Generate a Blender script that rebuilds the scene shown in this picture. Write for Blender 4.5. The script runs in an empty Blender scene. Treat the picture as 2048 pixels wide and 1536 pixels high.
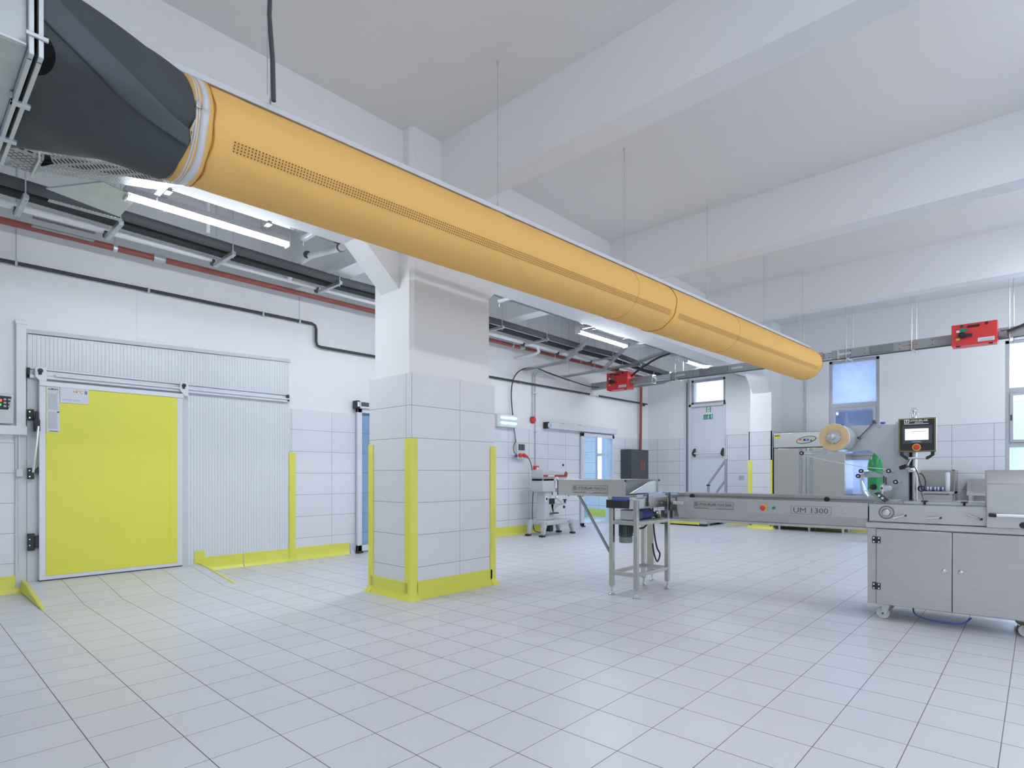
import bpy, bmesh, math, random
from mathutils import Vector, Matrix
random.seed(7)
SC = bpy.context.scene
COL = SC.collection
PI = math.pi
def rad(d): return d * PI / 180

# ------------------------------------------------------------------ camera, world, light, exposure
cam = bpy.data.objects.new('camera', bpy.data.cameras.new('camera'))
COL.objects.link(cam)
cam.location = (0, 0, 1.18)
YAW = .7428
cam.rotation_euler = (PI / 2, 0, YAW - PI / 2)
cam.data.sensor_width = 36
cam.data.lens = 1148 / 2048 * 36
cam.data.shift_y = (947 - 768) / 2048
cam.data.clip_start = .05
SC.camera = cam

w = bpy.data.worlds.new('sky'); SC.world = w; w.use_nodes = True
wb = w.node_tree.nodes['Background']
wb.inputs[0].default_value = (.72, .85, 1.0, 1); wb.inputs[1].default_value = 1.5

SC.view_settings.view_transform = 'Standard'
SC.view_settings.look = 'None'
SC.view_settings.gamma = 1
SC.view_settings.use_curve_mapping = False
SC.view_settings.exposure = 0.24
SC.cycles.use_denoising = True
SC.cycles.max_bounces = 12
SC.cycles.diffuse_bounces = 6
SC.cycles.glossy_bounces = 4
SC.cycles.transmission_bounces = 6
SC.cycles.transparent_max_bounces = 16
SC.cycles.caustics_reflective = False
SC.cycles.caustics_refractive = False
SC.cycles.sample_clamp_indirect = 6

def window_light(loc, rot, sx, sy, power, color=(.80, .89, 1.0)):
    d = bpy.data.lights.new('window_daylight', 'AREA'); d.shape = 'RECTANGLE'
    d.size = sx; d.size_y = sy; d.energy = power; d.color = color
    o = bpy.data.objects.new('window_daylight', d); COL.objects.link(o)
    o.location = loc; o.rotation_euler = rot
    return o
# daylight entering by the windows of the right-hand wall (behind the camera), just outside each opening
for wx in (-1.6, 2.4, 6.4, 10.4):
    window_light((wx, -6.12, 2.2), (rad(90), 0, 0), 1.9, 2.2, 28)
# daylight by the two windows of the back wall, outside
window_light((13.9, 2.8, 2.15), (0, rad(90), 0), 2.6, .9, 50)
window_light((13.9, -.05, 2.15), (0, rad(90), 0), 2.6, .9, 50)
window_light((13.9, 8.65, 1.6), (0, rad(90), 0), 1.5, .9, 60)

# ------------------------------------------------------------------ materials
def new_mat(name):
    m = bpy.data.materials.new(name); m.use_nodes = True
    return m, m.node_tree, m.node_tree.nodes['Principled BSDF']
def L(nt, a, b): nt.links.new(a, b)
def N(nt, kind, **kw):
    n = nt.nodes.new(kind)
    for k, v in kw.items(): setattr(n, k, v)
    return n
def MATH(nt, op, a, b=None, c=None):
    n = nt.nodes.new('ShaderNodeMath'); n.operation = op
    for i, v in enumerate((a, b, c)):
        if v is None: continue
        if isinstance(v, (int, float)): n.inputs[i].default_value = v
        else: L(nt, v, n.inputs[i])
    return n.outputs[0]
def mat(name, color, rough=.5, metal=0., var=.06, scale=6., bump=0., bscale=40., stretch=None, emis=None, estr=0, coat=0, spec=.5, alpha=None):
    m, nt, p = new_mat(name)
    tc = N(nt, 'ShaderNodeTexCoord'); src = tc.outputs['Object']
    if stretch:
        mp = N(nt, 'ShaderNodeMapping'); mp.inputs['Scale'].default_value = stretch
        L(nt, src, mp.inputs[0]); src = mp.outputs[0]
    nz = N(nt, 'ShaderNodeTexNoise'); nz.inputs['Scale'].default_value = scale; nz.inputs['Detail'].default_value = 4
    L(nt, src, nz.inputs['Vector'])
    cr = N(nt, 'ShaderNodeMix', data_type='RGBA')
    cr.inputs[6].default_value = tuple(min(1, c * (1 - var)) for c in color) + (1,)
    cr.inputs[7].default_value = tuple(min(1, c * (1 + var)) for c in color) + (1,)
    L(nt, nz.outputs[0], cr.inputs[0]); L(nt, cr.outputs[2], p.inputs['Base Color'])
    p.inputs['Roughness'].default_value = rough; p.inputs['Metallic'].default_value = metal
    p.inputs['Specular IOR Level'].default_value = spec
    if coat: p.inputs['Coat Weight'].default_value = coat
    if bump:
        n2 = N(nt, 'ShaderNodeTexNoise'); n2.inputs['Scale'].default_value = bscale; n2.inputs['Detail'].default_value = 3
        L(nt, src, n2.inputs['Vector'])
        b = N(nt, 'ShaderNodeBump'); b.inputs['Strength'].default_value = bump; b.inputs['Distance'].default_value = .01
        L(nt, n2.outputs[0], b.inputs['Height']); L(nt, b.outputs[0], p.inputs['Normal'])
    if emis:
        p.inputs['Emission Color'].default_value = tuple(emis) + (1,); p.inputs['Emission Strength'].default_value = estr
    if alpha is not None: p.inputs['Alpha'].default_value = alpha
    return m
def line_mask(nt, coord, pitch, off, width):
    """1 on a joint of WIDTH metres every PITCH metres"""
    a = MATH(nt, 'DIVIDE', MATH(nt, 'SUBTRACT', coord, off), pitch)
    d = MATH(nt, 'ABSOLUTE', MATH(nt, 'SUBTRACT', MATH(nt, 'FRACT', MATH(nt, 'ADD', a, .5)), .5))
    return MATH(nt, 'LESS_THAN', d, width / 2 / pitch)
def tile_mat(name, color, grout, ax_u, pu, ou, ax_v, pv, ov, width=.004, wv=None, rough=.3, var=.03, specks=False, coat=0., bump=.35):
    m, nt, p = new_mat(name)
    tc = N(nt, 'ShaderNodeTexCoord'); sp = N(nt, 'ShaderNodeSeparateXYZ'); L(nt, tc.outputs['Object'], sp.inputs[0])
    cu, cv = sp.outputs[ax_u], sp.outputs[ax_v]
    mk = MATH(nt, 'MAXIMUM', line_mask(nt, cu, pu, ou, width), line_mask(nt, cv, pv, ov, wv or width))
    # a tone of its own for every tile
    iu = MATH(nt, 'FLOOR', MATH(nt, 'DIVIDE', MATH(nt, 'SUBTRACT', cu, ou), pu)); iv = MATH(nt, 'FLOOR', MATH(nt, 'DIVIDE', MATH(nt, 'SUBTRACT', cv, ov), pv))
    cb = N(nt, 'ShaderNodeCombineXYZ'); L(nt, iu, cb.inputs[0]); L(nt, iv, cb.inputs[1])
    wn = N(nt, 'ShaderNodeTexWhiteNoise', noise_dimensions='3D'); L(nt, cb.outputs[0], wn.inputs['Vector'])
    nz = N(nt, 'ShaderNodeTexNoise'); nz.inputs['Scale'].default_value = 1.3; nz.inputs['Detail'].default_value = 6
    L(nt, tc.outputs['Object'], nz.inputs['Vector'])
    t = MATH(nt, 'ADD', MATH(nt, 'MULTIPLY', wn.outputs[0], .45), MATH(nt, 'MULTIPLY', nz.outputs[0], .55))
    c1 = N(nt, 'ShaderNodeMix', data_type='RGBA'); L(nt, t, c1.inputs[0])
    c1.inputs[6].default_value = tuple(c * (1 - var) for c in color) + (1,); c1.inputs[7].default_value = tuple(min(1, c * (1 + var)) for c in color) + (1,)
    base = c1.outputs[2]
    if specks:   # scuffs and specks of dirt on the floor
        n3 = N(nt, 'ShaderNodeTexNoise'); n3.inputs['Scale'].default_value = 14; n3.inputs['Detail'].default_value = 8; n3.inputs['Roughness'].default_value = .75
        L(nt, tc.outputs['Object'], n3.inputs['Vector'])
        k = MATH(nt, 'GREATER_THAN', n3.outputs[0], .735)
        c3 = N(nt, 'ShaderNodeMix', data_type='RGBA'); L(nt, MATH(nt, 'MULTIPLY', k, .45), c3.inputs[0]); L(nt, base, c3.inputs[6]); c3.inputs[7].default_value = (.30, .28, .25, 1)
        base = c3.outputs[2]
    c2 = N(nt, 'ShaderNodeMix', data_type='RGBA'); L(nt, mk, c2.inputs[0]); L(nt, base, c2.inputs[6]); c2.inputs[7].default_value = tuple(grout) + (1,)
    L(nt, c2.outputs[2], p.inputs['Base Color'])
    rr = MATH(nt, 'ADD', MATH(nt, 'MULTIPLY', mk, .4), MATH(nt, 'ADD', rough, MATH(nt, 'MULTIPLY', nz.outputs[0], .08)))
    L(nt, rr, p.inputs['Roughness'])
    b = N(nt, 'ShaderNodeBump'); b.inputs['Strength'].default_value = bump; b.inputs['Distance'].default_value = .002; b.invert = True
    L(nt, mk, b.inputs['Height']); L(nt, b.outputs[0], p.inputs['Normal'])
    L(nt, MATH(nt, 'MULTIPLY', MATH(nt, 'SUBTRACT', 1, mk), .5), p.inputs['Specular IOR Level'])
    if coat: L(nt, MATH(nt, 'MULTIPLY', MATH(nt, 'SUBTRACT', 1, mk), coat), p.inputs['Coat Weight']); p.inputs['Coat Roughness'].default_value = .12
    return m
def glass_mat(name, tint=(.9, .95, 1), fac=.1, rough=.02, veil=0.):
    """thin pane: see-through, with a gloss that follows Fresnel; VEIL frosts it"""
    m = bpy.data.materials.new(name); m.use_nodes = True; nt = m.node_tree
    nt.nodes.remove(nt.nodes['Principled BSDF']); out = nt.nodes['Material Output']
    tr = N(nt, 'ShaderNodeBsdfTransparent'); tr.inputs[0].default_value = tuple(tint) + (1,)
    gl = N(nt, 'ShaderNodeBsdfGlossy'); gl.inputs['Roughness'].default_value = rough
    src = tr.outputs[0]
    if veil:
        tl = N(nt, 'ShaderNodeBsdfTranslucent'); tl.inputs[0].default_value = tuple(min(1, t * 1.05) for t in tint) + (1,)
        nz = N(nt, 'ShaderNodeTexNoise'); nz.inputs['Scale'].default_value = 3
        mv = N(nt, 'ShaderNodeMixShader'); L(nt, MATH(nt, 'MULTIPLY', MATH(nt, 'ADD', nz.outputs[0], .5), veil), mv.inputs[0])
        L(nt, tr.outputs[0], mv.inputs[1]); L(nt, tl.outputs[0], mv.inputs[2]); src = mv.outputs[0]
    lw = N(nt, 'ShaderNodeLayerWeight'); lw.inputs[0].default_value = .5
    sch = MATH(nt, 'ADD', MATH(nt, 'MULTIPLY', MATH(nt, 'POWER', lw.outputs['Facing'], 5), .9), .03 + fac * .15)
    mx = N(nt, 'ShaderNodeMixShader'); L(nt, sch, mx.inputs[0]); L(nt, src, mx.inputs[1]); L(nt, gl.outputs[0], mx.inputs[2])
    L(nt, mx.outputs[0], out.inputs[0])
    return m
def perforated_mat(name, color, pu, pv, lu, lv, rough=.38):
    """galvanised sheet with slots cut through it"""
    m, nt, p = new_mat(name)
    tc = N(nt, 'ShaderNodeTexCoord'); sp = N(nt, 'ShaderNodeSeparateXYZ'); L(nt, tc.outputs['Object'], sp.inputs[0])
    cv = MATH(nt, 'ADD', sp.outputs[1], sp.outputs[2])
    row = MATH(nt, 'FLOOR', MATH(nt, 'DIVIDE', cv, pv))
    cu = MATH(nt, 'ADD', sp.outputs[0], MATH(nt, 'MULTIPLY', row, pu / 2))
    fu = MATH(nt, 'ABSOLUTE', MATH(nt, 'SUBTRACT', MATH(nt, 'FRACT', MATH(nt, 'DIVIDE', cu, pu)), .5))
    fv = MATH(nt, 'ABSOLUTE', MATH(nt, 'SUBTRACT', MATH(nt, 'FRACT', MATH(nt, 'DIVIDE', cv, pv)), .5))
    hole = MATH(nt, 'MULTIPLY', MATH(nt, 'LESS_THAN', fu, lu / 2), MATH(nt, 'LESS_THAN', fv, lv / 2))
    L(nt, MATH(nt, 'SUBTRACT', 1, hole), p.inputs['Alpha'])
    p.inputs['Base Color'].default_value = tuple(color) + (1,); p.inputs['Roughness'].default_value = rough; p.inputs['Metallic'].default_value = .75
    return m

WHITE = (.80, .81, .82)
M = {}
M['plaster'] = mat('white wall paint', (.84, .85, .86), .6, var=.012, scale=1.2, bump=.03, bscale=90)
M['ceil'] = mat('white ceiling paint', (.78, .78, .77), .7, var=.015, scale=.8, bump=.05, bscale=60)
M['floor'] = tile_mat('pale floor tiles', (.66, .665, .715), (.17, .165, .15), 0, .3, .0015, 1, .3, .1215, .0042, .0034, rough=.33, var=.045, specks=True, bump=.05)
M['ramp'] = tile_mat('pale ramp tiles', (.66, .665, .715), (.17, .165, .15), 0, .3, .0015, 1, .3, .1215, .004, .003, rough=.34, var=.045)
TILE, GROUT = (.74, .755, .795), (.16, .17, .19)
M['tile_a'] = tile_mat('white wall tiles', TILE, GROUT, 0, .6, .11, 2, .2975, -.005, .0035)
M['tile_b'] = tile_mat('white wall tiles with joints', TILE, GROUT, 0, .6, .22, 2, .2975, -.005, .005)
M['tile_back'] = tile_mat('white back wall tiles', TILE, GROUT, 1, .6, -.01, 2, .2975, -.005, .005)
M['tile_colx'] = tile_mat('white column tiles front', TILE, GROUT, 0, .6, 3.305, 2, .304, -.006, .0035)
M['tile_coly'] = tile_mat('white column tiles side', TILE, GROUT, 1, .6, 4.37, 2, .304, -.006, .0035)
M['yellow'] = mat('yellow PVC', (.75, .73, .105), .34, var=.05, scale=9, bump=.03, bscale=60)
M['door_yellow'] = mat('yellow door skin', (.78, .745, .085), .42, var=.04, scale=2.5, bump=.02, bscale=150)
M['duct'] = mat('yellow fabric', (.90, .535, .165), .85, var=.045, scale=3, bump=.12, bscale=220, spec=.2)
M['duct_dk'] = mat('dark yellow stitched seam', (.55, .24, .03), .9, var=.1)
M['hole'] = mat('punched air holes', (.16, .07, .015), .95, var=.05, spec=.1)
M['reflect'] = mat('pale fastening tape', (.70, .68, .70), .4, var=.05)
M['orange'] = mat('orange tape', (.78, .33, .08), .6)
M['black_ins'] = mat('black rubber insulation', (.055, .065, .07), .72, var=.22, scale=4, bump=.10, bscale=120)
M['black_ins2'] = mat('dark grey rubber strip', (.085, .10, .112), .7, var=.1, bump=.06, bscale=120)
M['galv'] = mat('galvanised sheet', (.56, .59, .61), .36, .8, var=.14, scale=9)
M['galv_lt'] = mat('zinc plated steel', (.66, .69, .71), .35, .7, var=.06, scale=9)
M['perf'] = perforated_mat('perforated galvanised tray', (.40, .42, .435), .04, .022, .62, .42, .45)
M['perf_round'] = perforated_mat('punched galvanised strip', (.52, .55, .57), .026, .02, .42, .45)
M['steel'] = mat('brushed stainless steel', (.56, .555, .535), .25, 1, var=.07, scale=3, bump=.04, bscale=60, stretch=(1, 1, 14))
M['steel_h'] = mat('satin stainless sheet', (.60, .595, .58), .33, 1, var=.06, scale=4, bump=.03, bscale=60, stretch=(2, 2, 16))
M['chrome'] = mat('polished steel', (.74, .75, .77), .14, 1, var=.03)
M['alu'] = mat('white aluminium profile', (.72, .74, .79), .35, .15, var=.02)
M['alu_g'] = mat('grey aluminium', (.52, .55, .58), .36, .5, var=.04)
M['panel'] = mat('ribbed cold room panel', (.72, .75, .775), .38, var=.02, scale=2)
M['panel_g'] = mat('grey cold room frame', (.60, .64, .65), .45, var=.05, scale=5)
M['pvc'] = mat('white PVC', (.80, .81, .83), .35, var=.02)
M['grey_pl'] = mat('light grey plastic', (.66, .68, .69), .42, var=.03)
M['rail_g'] = mat('grey steel railing', (.33, .36, .39), .4, .25, var=.05)
M['bus'] = mat('grey enamelled trunking', (.37, .39, .395), .5, var=.04)
M['tar'] = mat('matt black mastic', (.012, .013, .014), .9, var=.1, spec=.1)
M['pale_panel'] = mat('pale beige keypad', (.60, .60, .53), .4)
M['black'] = mat('black plastic', (.022, .024, .026), .42, var=.15)
M['dark'] = mat('dark grey steel', (.075, .085, .095), .45, .2, var=.12)
M['cable'] = mat('black cable', (.03, .03, .032), .5, var=.1)
M['red'] = mat('red lacquer', (.72, .045, .045), .35, var=.05)
M['red_dk'] = mat('dark red lacquer', (.36, .03, .04), .4, var=.05)
M['redpipe'] = mat('red oxide pipe', (.30, .075, .06), .5, var=.22, scale=7, bump=.05)
M['green'] = mat('green enamel', (.02, .27, .08), .28, var=.06)
M['green_sign'] = mat('green sign', (.0, .26, .15), .5, var=.04)
M['pipe_ins'] = mat('charcoal pipe insulation', (.075, .08, .088), .75, var=.15, scale=5, bump=.1)
M['pipe_ins2'] = mat('dark pipe insulation', (.028, .032, .034), .75, var=.2, scale=5, bump=.1)
M['blkpipe'] = mat('black steel pipe', (.05, .052, .055), .5, .2, var=.2)
M['paper'] = mat('white label', (.70, .71, .76), .5, var=.02)
M['print'] = mat('grey print', (.30, .33, .37), .6, var=.05)
M['print_lt'] = mat('pale grey print', (.47, .50, .54), .6, var=.05)
M['ink'] = mat('black print', (.03, .03, .035), .6)
M['engrave'] = mat('etched lettering', (.10, .095, .085), .7, var=.1)
M['orange_ink'] = mat('orange print', (.80, .20, .03), .55)
M['white_ink'] = mat('white print', (.86, .87, .88), .5)
M['blue'] = mat('blue plastic', (.075, .105, .36), .4, var=.06)
M['blue_pale'] = mat('pale blue guide rail', (.46, .54, .72), .35, .25, var=.05)
M['motor_blue'] = mat('blue motor paint', (.07, .10, .30), .4, var=.08)
M['motor'] = mat('grey green motor paint', (.10, .125, .13), .45, .1, var=.1)
M['motor_lt'] = mat('grey motor cowl', (.24, .275, .285), .4, .1, var=.08)
M['cream'] = mat('cream film roll end', (.74, .53, .27), .55, var=.06, scale=30)
M['film'] = glass_mat('clear film', (.95, .96, .98), .5, .10, .55)
M['film_roll'] = mat('wound clear film', (.70, .73, .77), .16, var=.06, scale=4, coat=.5)
M['glass'] = glass_mat('door glass', (.78, .90, .98), .3, .02)
M['pane'] = glass_mat('window glass', (.86, .93, 1.0), .2, .03, .10)
M['pane_clear'] = glass_mat('clear window glass', (.97, .98, 1.0), .1, .03)
M['pane_frost'] = glass_mat('filmed window glass', (.40, .45, .56), .2, .05, .35)
M['pane_dark'] = glass_mat('dark window glass', (.29, .34, .44), .4, .03, .12)
M['plate'] = mat('pale backing plate', (.56, .585, .61), .35, .55, var=.05, scale=3)
M['clear'] = glass_mat('clear acrylic', (.93, .95, .96), .4, .04, .06)
M['mixer'] = mat('grey mixer enamel', (.50, .525, .55), .34, var=.05, scale=8)
M['skirt_g'] = mat('pale grey skirting', (.56, .60, .66), .4, var=.03)
M['led'] = mat('lit diffuser', (.9, .9, .9), .5, emis=(.84, .91, 1.0), estr=86)
M['led_old'] = mat('lit diffuser of the right hand bay', (.9, .9, .9), .5, emis=(.88, .92, 1.0), estr=95)
M['led_house'] = mat('batten housing', (.74, .76, .80), .4, var=.02)
M['uv'] = mat('lit blue tube', (.7, .9, 1), .5, emis=(.50, .86, 1.0), estr=2.6)
M['screen'] = mat('lit screen', (.1, .1, .1), .3, emis=(.80, .93, 1.0), estr=.95)
M['screen_c'] = mat('cyan screen graphic', (.05, .1, .1), .3, emis=(.10, .62, .75), estr=.9)
M['led_red'] = mat('red display', (.1, .01, .01), .4, emis=(1, .12, .04), estr=1.4)
M['led_green'] = mat('green display', (.01, .1, .01), .4, emis=(.05, .9, .12), estr=1.0)
M['led_blue'] = mat('blue display', (.01, .01, .1), .4, emis=(.15, .22, .9), estr=.9)
M['belt'] = mat('pale conveyor belt', (.60, .64, .70), .45, var=.03)
M['nylon'] = mat('white nylon wheel', (.68, .67, .63), .4, var=.08)
M['rust'] = mat('rust red plate', (.30, .09, .05), .6)
M['ybadge'] = mat('yellow button collar', (.78, .66, .06), .4)
M['ext'] = mat('rendered outside wall', (.46, .54, .66), .8, var=.05)
M['cyan_can'] = mat('turquoise jerrycan', (.30, .62, .68), .4, var=.06)

# ------------------------------------------------------------------ mesh building
XF = {}          # object name -> (location, z rotation) of the thing it belongs to
class MB:
    def __init__(s): s.v = []; s.f = []; s.seg = []
    def mark(s): s.seg.append((len(s.v), len(s.f)))
    def add(s, vs, fs):
        s.mark(); n = len(s.v); s.v += [Vector(p) for p in vs]; s.f += [tuple(i + n for i in f) for f in fs]; return s
    def hexa(s, p): return s.add(p, [(3, 2, 1, 0), (4, 5, 6, 7), (0, 1, 5, 4), (1, 2, 6, 5), (2, 3, 7, 6), (3, 0, 4, 7)])
    def box(s, x0, x1, y0, y1, z0, z1):
        x0, x1 = sorted((x0, x1)); y0, y1 = sorted((y0, y1)); z0, z1 = sorted((z0, z1))
        return s.hexa([(x0, y0, z0), (x1, y0, z0), (x1, y1, z0), (x0, y1, z0), (x0, y0, z1), (x1, y0, z1), (x1, y1, z1), (x0, y1, z1)])
    def bar(s, p, q, wd, ht, up=(0, 0, 1)):
        p, q = Vector(p), Vector(q); d = (q - p).normalized(); u = Vector(up)
        if abs(d.dot(u)) > .99: u = Vector((1, 0, 0))
        r = d.cross(u).normalized() * wd / 2; u = r.cross(d).normalized() * ht / 2
        return s.hexa([p - r - u, p + r - u, q + r - u, q - r - u, p - r + u, p + r + u, q + r + u, q - r + u])
    def tube(s, pts, r, n=10, cap=True):
        pts = [Vector(p) for p in pts]; rs = r if isinstance(r, (list, tuple)) else [r] * len(pts)
        s.mark(); b = len(s.v); u = None
        for i, p in enumerate(pts):
            d = (pts[min(i + 1, len(pts) - 1)] - pts[max(i - 1, 0)]).normalized()
            if u is None:
                u = d.orthogonal().normalized()
            else:
                u = (u - d * u.dot(d))
                u = u.normalized() if u.length > 1e-6 else d.orthogonal().normalized()
            w_ = d.cross(u)
            for k in range(n):
                a = 2 * PI * k / n; s.v.append(p + (u * math.cos(a) + w_ * math.sin(a)) * rs[i])
        for i in range(len(pts) - 1):
            for k in range(n):
                k2 = (k + 1) % n
                s.f.append((b + i * n + k, b + i * n + k2, b + (i + 1) * n + k2, b + (i + 1) * n + k))
        if cap:
            s.f.append(tuple(b + k for k in range(n))[::-1]); s.f.append(tuple(b + (len(pts) - 1) * n + k for k in range(n)))
        return s
    def cyl(s, p, q, r, n=20): return s.tube([p, q], r, n)
    def cone(s, p, q, r0, r1, n=20): return s.tube([p, q], [r0, r1], n)
    def prism(s, poly, vec):
        n = len(poly); vec = Vector(vec); P = [Vector(p) for p in poly]
        fs = [tuple(range(n))[::-1], tuple(range(n, 2 * n))] + [(i, (i + 1) % n, n + (i + 1) % n, n + i) for i in range(n)]
        return s.add(P + [p + vec for p in P], fs)
    def lathe(s, prof, c, axis='z', n=28, u=None):
        """PROF = (radius, height) pairs turned about AXIS through C"""
        c = Vector(c); ax = {'x': Vector((1, 0, 0)), 'y': Vector((0, 1, 0)), 'z': Vector((0, 0, 1))}[axis] if isinstance(axis, str) else Vector(axis).normalized()
        a1 = ax.orthogonal().normalized(); a2 = ax.cross(a1); s.mark(); b = len(s.v)
        for r, h in prof:
            for k in range(n):
                t = 2 * PI * k / n; s.v.append(c + ax * h + (a1 * math.cos(t) + a2 * math.sin(t)) * max(r, 1e-4))
        for i in range(len(prof) - 1):
            for k in range(n):
                k2 = (k + 1) % n; s.f.append((b + i * n + k, b + i * n + k2, b + (i + 1) * n + k2, b + (i + 1) * n + k))
        s.f.append(tuple(b + k for k in range(n))[::-1]); s.f.append(tuple(b + (len(prof) - 1) * n + k for k in range(n)))
        return s
    def sphere(s, c, r, n=16):
        return s.lathe([(r * math.sin(PI * i / 8), -r * math.cos(PI * i / 8)) for i in range(9)], c, 'z', n)
    def grid(s, rows):
        s.mark(); b = len(s.v); m = len(rows[0])
        for r in rows: s.v += [Vector(p) for p in r]
        for i in range(len(rows) - 1):
            for j in range(m - 1): s.f.append((b + i * m + j, b + i * m + j + 1, b + (i + 1) * m + j + 1, b + (i + 1) * m + j))
        return s
    def build(s, name, m, parent=None, bevel=0., smooth=True, local=False, kind=None, segs=2, angle=35):
        me = bpy.data.meshes.new(name)
        vs = s.v
        if parent is not None and not local:
            loc, rz = XF[parent.name]; inv = Matrix.Rotation(-rz, 3, 'Z'); vs = [inv @ (p - loc) for p in vs]
        me.from_pydata([tuple(p) for p in vs], [], s.f)
        bm = bmesh.new(); bm.from_mesh(me); bmesh.ops.recalc_face_normals(bm, faces=bm.faces[:]); bm.to_mesh(me); bm.free()
        me.materials.append(M[m] if isinstance(m, str) else m)
        if smooth:
            me.shade_smooth(); me.set_sharp_from_angle(angle=rad(angle))
        o = bpy.data.objects.new(name, me); COL.objects.link(o)
        if parent is not None:
            o.parent = parent; XF[o.name] = XF[parent.name]
        else: XF[o.name] = (Vector((0, 0, 0)), 0.)
        if bevel:
            md = o.modifiers.new('edge', 'BEVEL'); md.width = bevel; md.segments = segs; md.limit_method = 'ANGLE'; md.angle_limit = rad(40)
        if kind: o['kind'] = kind
        return o
def each(mb, name, m, parent, **kw):
    """every piece of MB as a part of its own"""
    out = []; ends = mb.seg[1:] + [(len(mb.v), len(mb.f))]
    for (v0, f0), (v1, f1) in zip(mb.seg, ends):
        p = MB(); p.v = mb.v[v0:v1]; p.f = [tuple(i - v0 for i in f) for f in mb.f[f0:f1]]; out.append(p.build(name, m, parent, **kw))
    return out
MB.each = lambda s, name, m, parent, **kw: each(s, name, m, parent, **kw)
def thing(name, label, cat, loc=(0, 0, 0), rotz=0., group=None):
    o = bpy.data.objects.new(name, None); COL.objects.link(o); o.empty_display_size = .1
    o.location = loc; o.rotation_euler = (0, 0, rotz); o['label'] = label; o['category'] = cat
    if group: o['group'] = group
    XF[o.name] = (Vector(loc), rotz)
    return o
def tag(o, label, cat, group=None):
    o['label'] = label; o['category'] = cat
    if group: o['group'] = group
    return o
def struct(o, label=None, cat=None):
    o['kind'] = 'structure'
    if label: o['label'] = label; o['category'] = cat
    return o
def copy_tree(o, parent=None):
    c = o.copy(); COL.objects.link(c); XF[c.name] = XF.get(o.name, (Vector((0, 0, 0)), 0.))
    if parent: c.parent = parent
    for ch in list(o.children): copy_tree(ch, c)
    return c
def dup(o, loc, rotz=None, label=None):
    c = copy_tree(o); c.location = loc
    if rotz is not None: c.rotation_euler.z = rotz
    if label: c['label'] = label
    return c
def text(body, P, right, up, width, height, m, parent, name='lettering', local=False, depth=.0012, bold=0., mono=False):
    """lettering fitted into WIDTH x HEIGHT with its lower left corner at P"""
    cu = bpy.data.curves.new('lettering_curve', 'FONT'); cu.body = body; cu.extrude = .0; cu.offset = bold; cu.resolution_u = 3
    t = bpy.data.objects.new('lettering_curve', cu); COL.objects.link(t)
    bpy.context.view_layer.update()
    me = bpy.data.meshes.new_from_object(t.evaluated_get(bpy.context.evaluated_depsgraph_get()))
    bpy.data.objects.remove(t)
    xs = [v.co.x for v in me.vertices]; ys = [v.co.y for v in me.vertices]
    x0, x1, y0, y1 = min(xs), max(xs), min(ys), max(ys)
    P, r, u = Vector(P), Vector(right).normalized(), Vector(up).normalized(); nrm = r.cross(u)
    mb = MB()
    vs = [P + r * ((v.co.x - x0) / (x1 - x0) * width) + u * ((v.co.y - y0) / (y1 - y0) * height) + nrm * depth for v in me.vertices]
    mb.add(vs, [tuple(p.vertices) for p in me.polygons])
    bpy.data.meshes.remove(me)
    return mb.build(name, m, parent, smooth=False, local=local)
def rect(P, right, up, w_, h_, d=.002):
    """a thin plate standing off a face; P = lower left corner"""
    P, r, u = Vector(P), Vector(right).normalized(), Vector(up).normalized(); n = r.cross(u) * d
    return [P, P + r * w_, P + r * w_ + u * h_, P + u * h_], n
def plate(mb, P, right, up, w_, h_, d=.002):
    poly, n = rect(P, right, up, w_, h_, d); mb.prism(poly, n); return mb
def frame_lines(mb, P, right, up, w_, h_, t, d=.0015):
    P, r, u = Vector(P), Vector(right).normalized(), Vector(up).normalized()
    plate(mb, P, r, u, w_, t, d); plate(mb, P + u * (h_ - t), r, u, w_, t, d)
    plate(mb, P, r, u, t, h_, d); plate(mb, P + r * (w_ - t), r, u, t, h_, d); return mb
def wall_cells(mb, axis, c0, c1, u0, u1, z0, z1, holes):
    """a wall slab between C0 and C1 on AXIS with rectangular openings (u0,u1,z0,z1)"""
    us = sorted({u0, u1, *[min(max(h[i], u0), u1) for h in holes for i in (0, 1)]}); zs = sorted({z0, z1, *[min(max(h[i], z0), z1) for h in holes for i in (2, 3)]})
    for a, b in zip(us, us[1:]):
        run = None
        for c, d in zip(zs, zs[1:]):
            mu, mz = (a + b) / 2, (c + d) / 2
            if any(h[0] < mu < h[1] and h[2] < mz < h[3] for h in holes): 
                continue
            if axis == 'y': mb.box(a, b, c0, c1, c, d)
            else: mb.box(c0, c1, a, b, c, d)
    return mb
X_, Y_, Z_ = Vector((1, 0, 0)), Vector((0, 1, 0)), Vector((0, 0, 1))

# ------------------------------------------------------------------ the room
XB, YL, ZC = 13.35, 7.47, 4.45
struct(MB().box(-4, 13.7, -6, 10.4, -.1, 0).build('floor', 'floor'))
struct(MB().box(-4.2, 13.7, -6.2, 10.6, ZC, ZC + .2).build('ceiling', 'ceil'))
G2 = (10.44, 11.62, 0, 2.04)                     # opening of the glass sliding door
wl = MB(); wall_cells(wl, 'y', YL, YL + .16, -4, XB, 0, ZC, [G2]); struct(wl.build('wall_left', 'plaster'))
WIN = [(5.44, 6.29, 2.86, 3.46), (2.34, 3.24, .70, 3.52), (-.50, .44, .70, 3.52), (8.2, 9.1, .9, 2.25)]
wb_ = MB(); wall_cells(wb_, 'x', XB, XB + .3, -6, 10.4, 0, ZC, WIN); struct(wb_.build('wall_back', 'plaster'))
RW = [(wx - .95, wx + .95, 1.0, 3.4) for wx in (-1.6, 2.4, 6.4, 10.4)]
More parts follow.
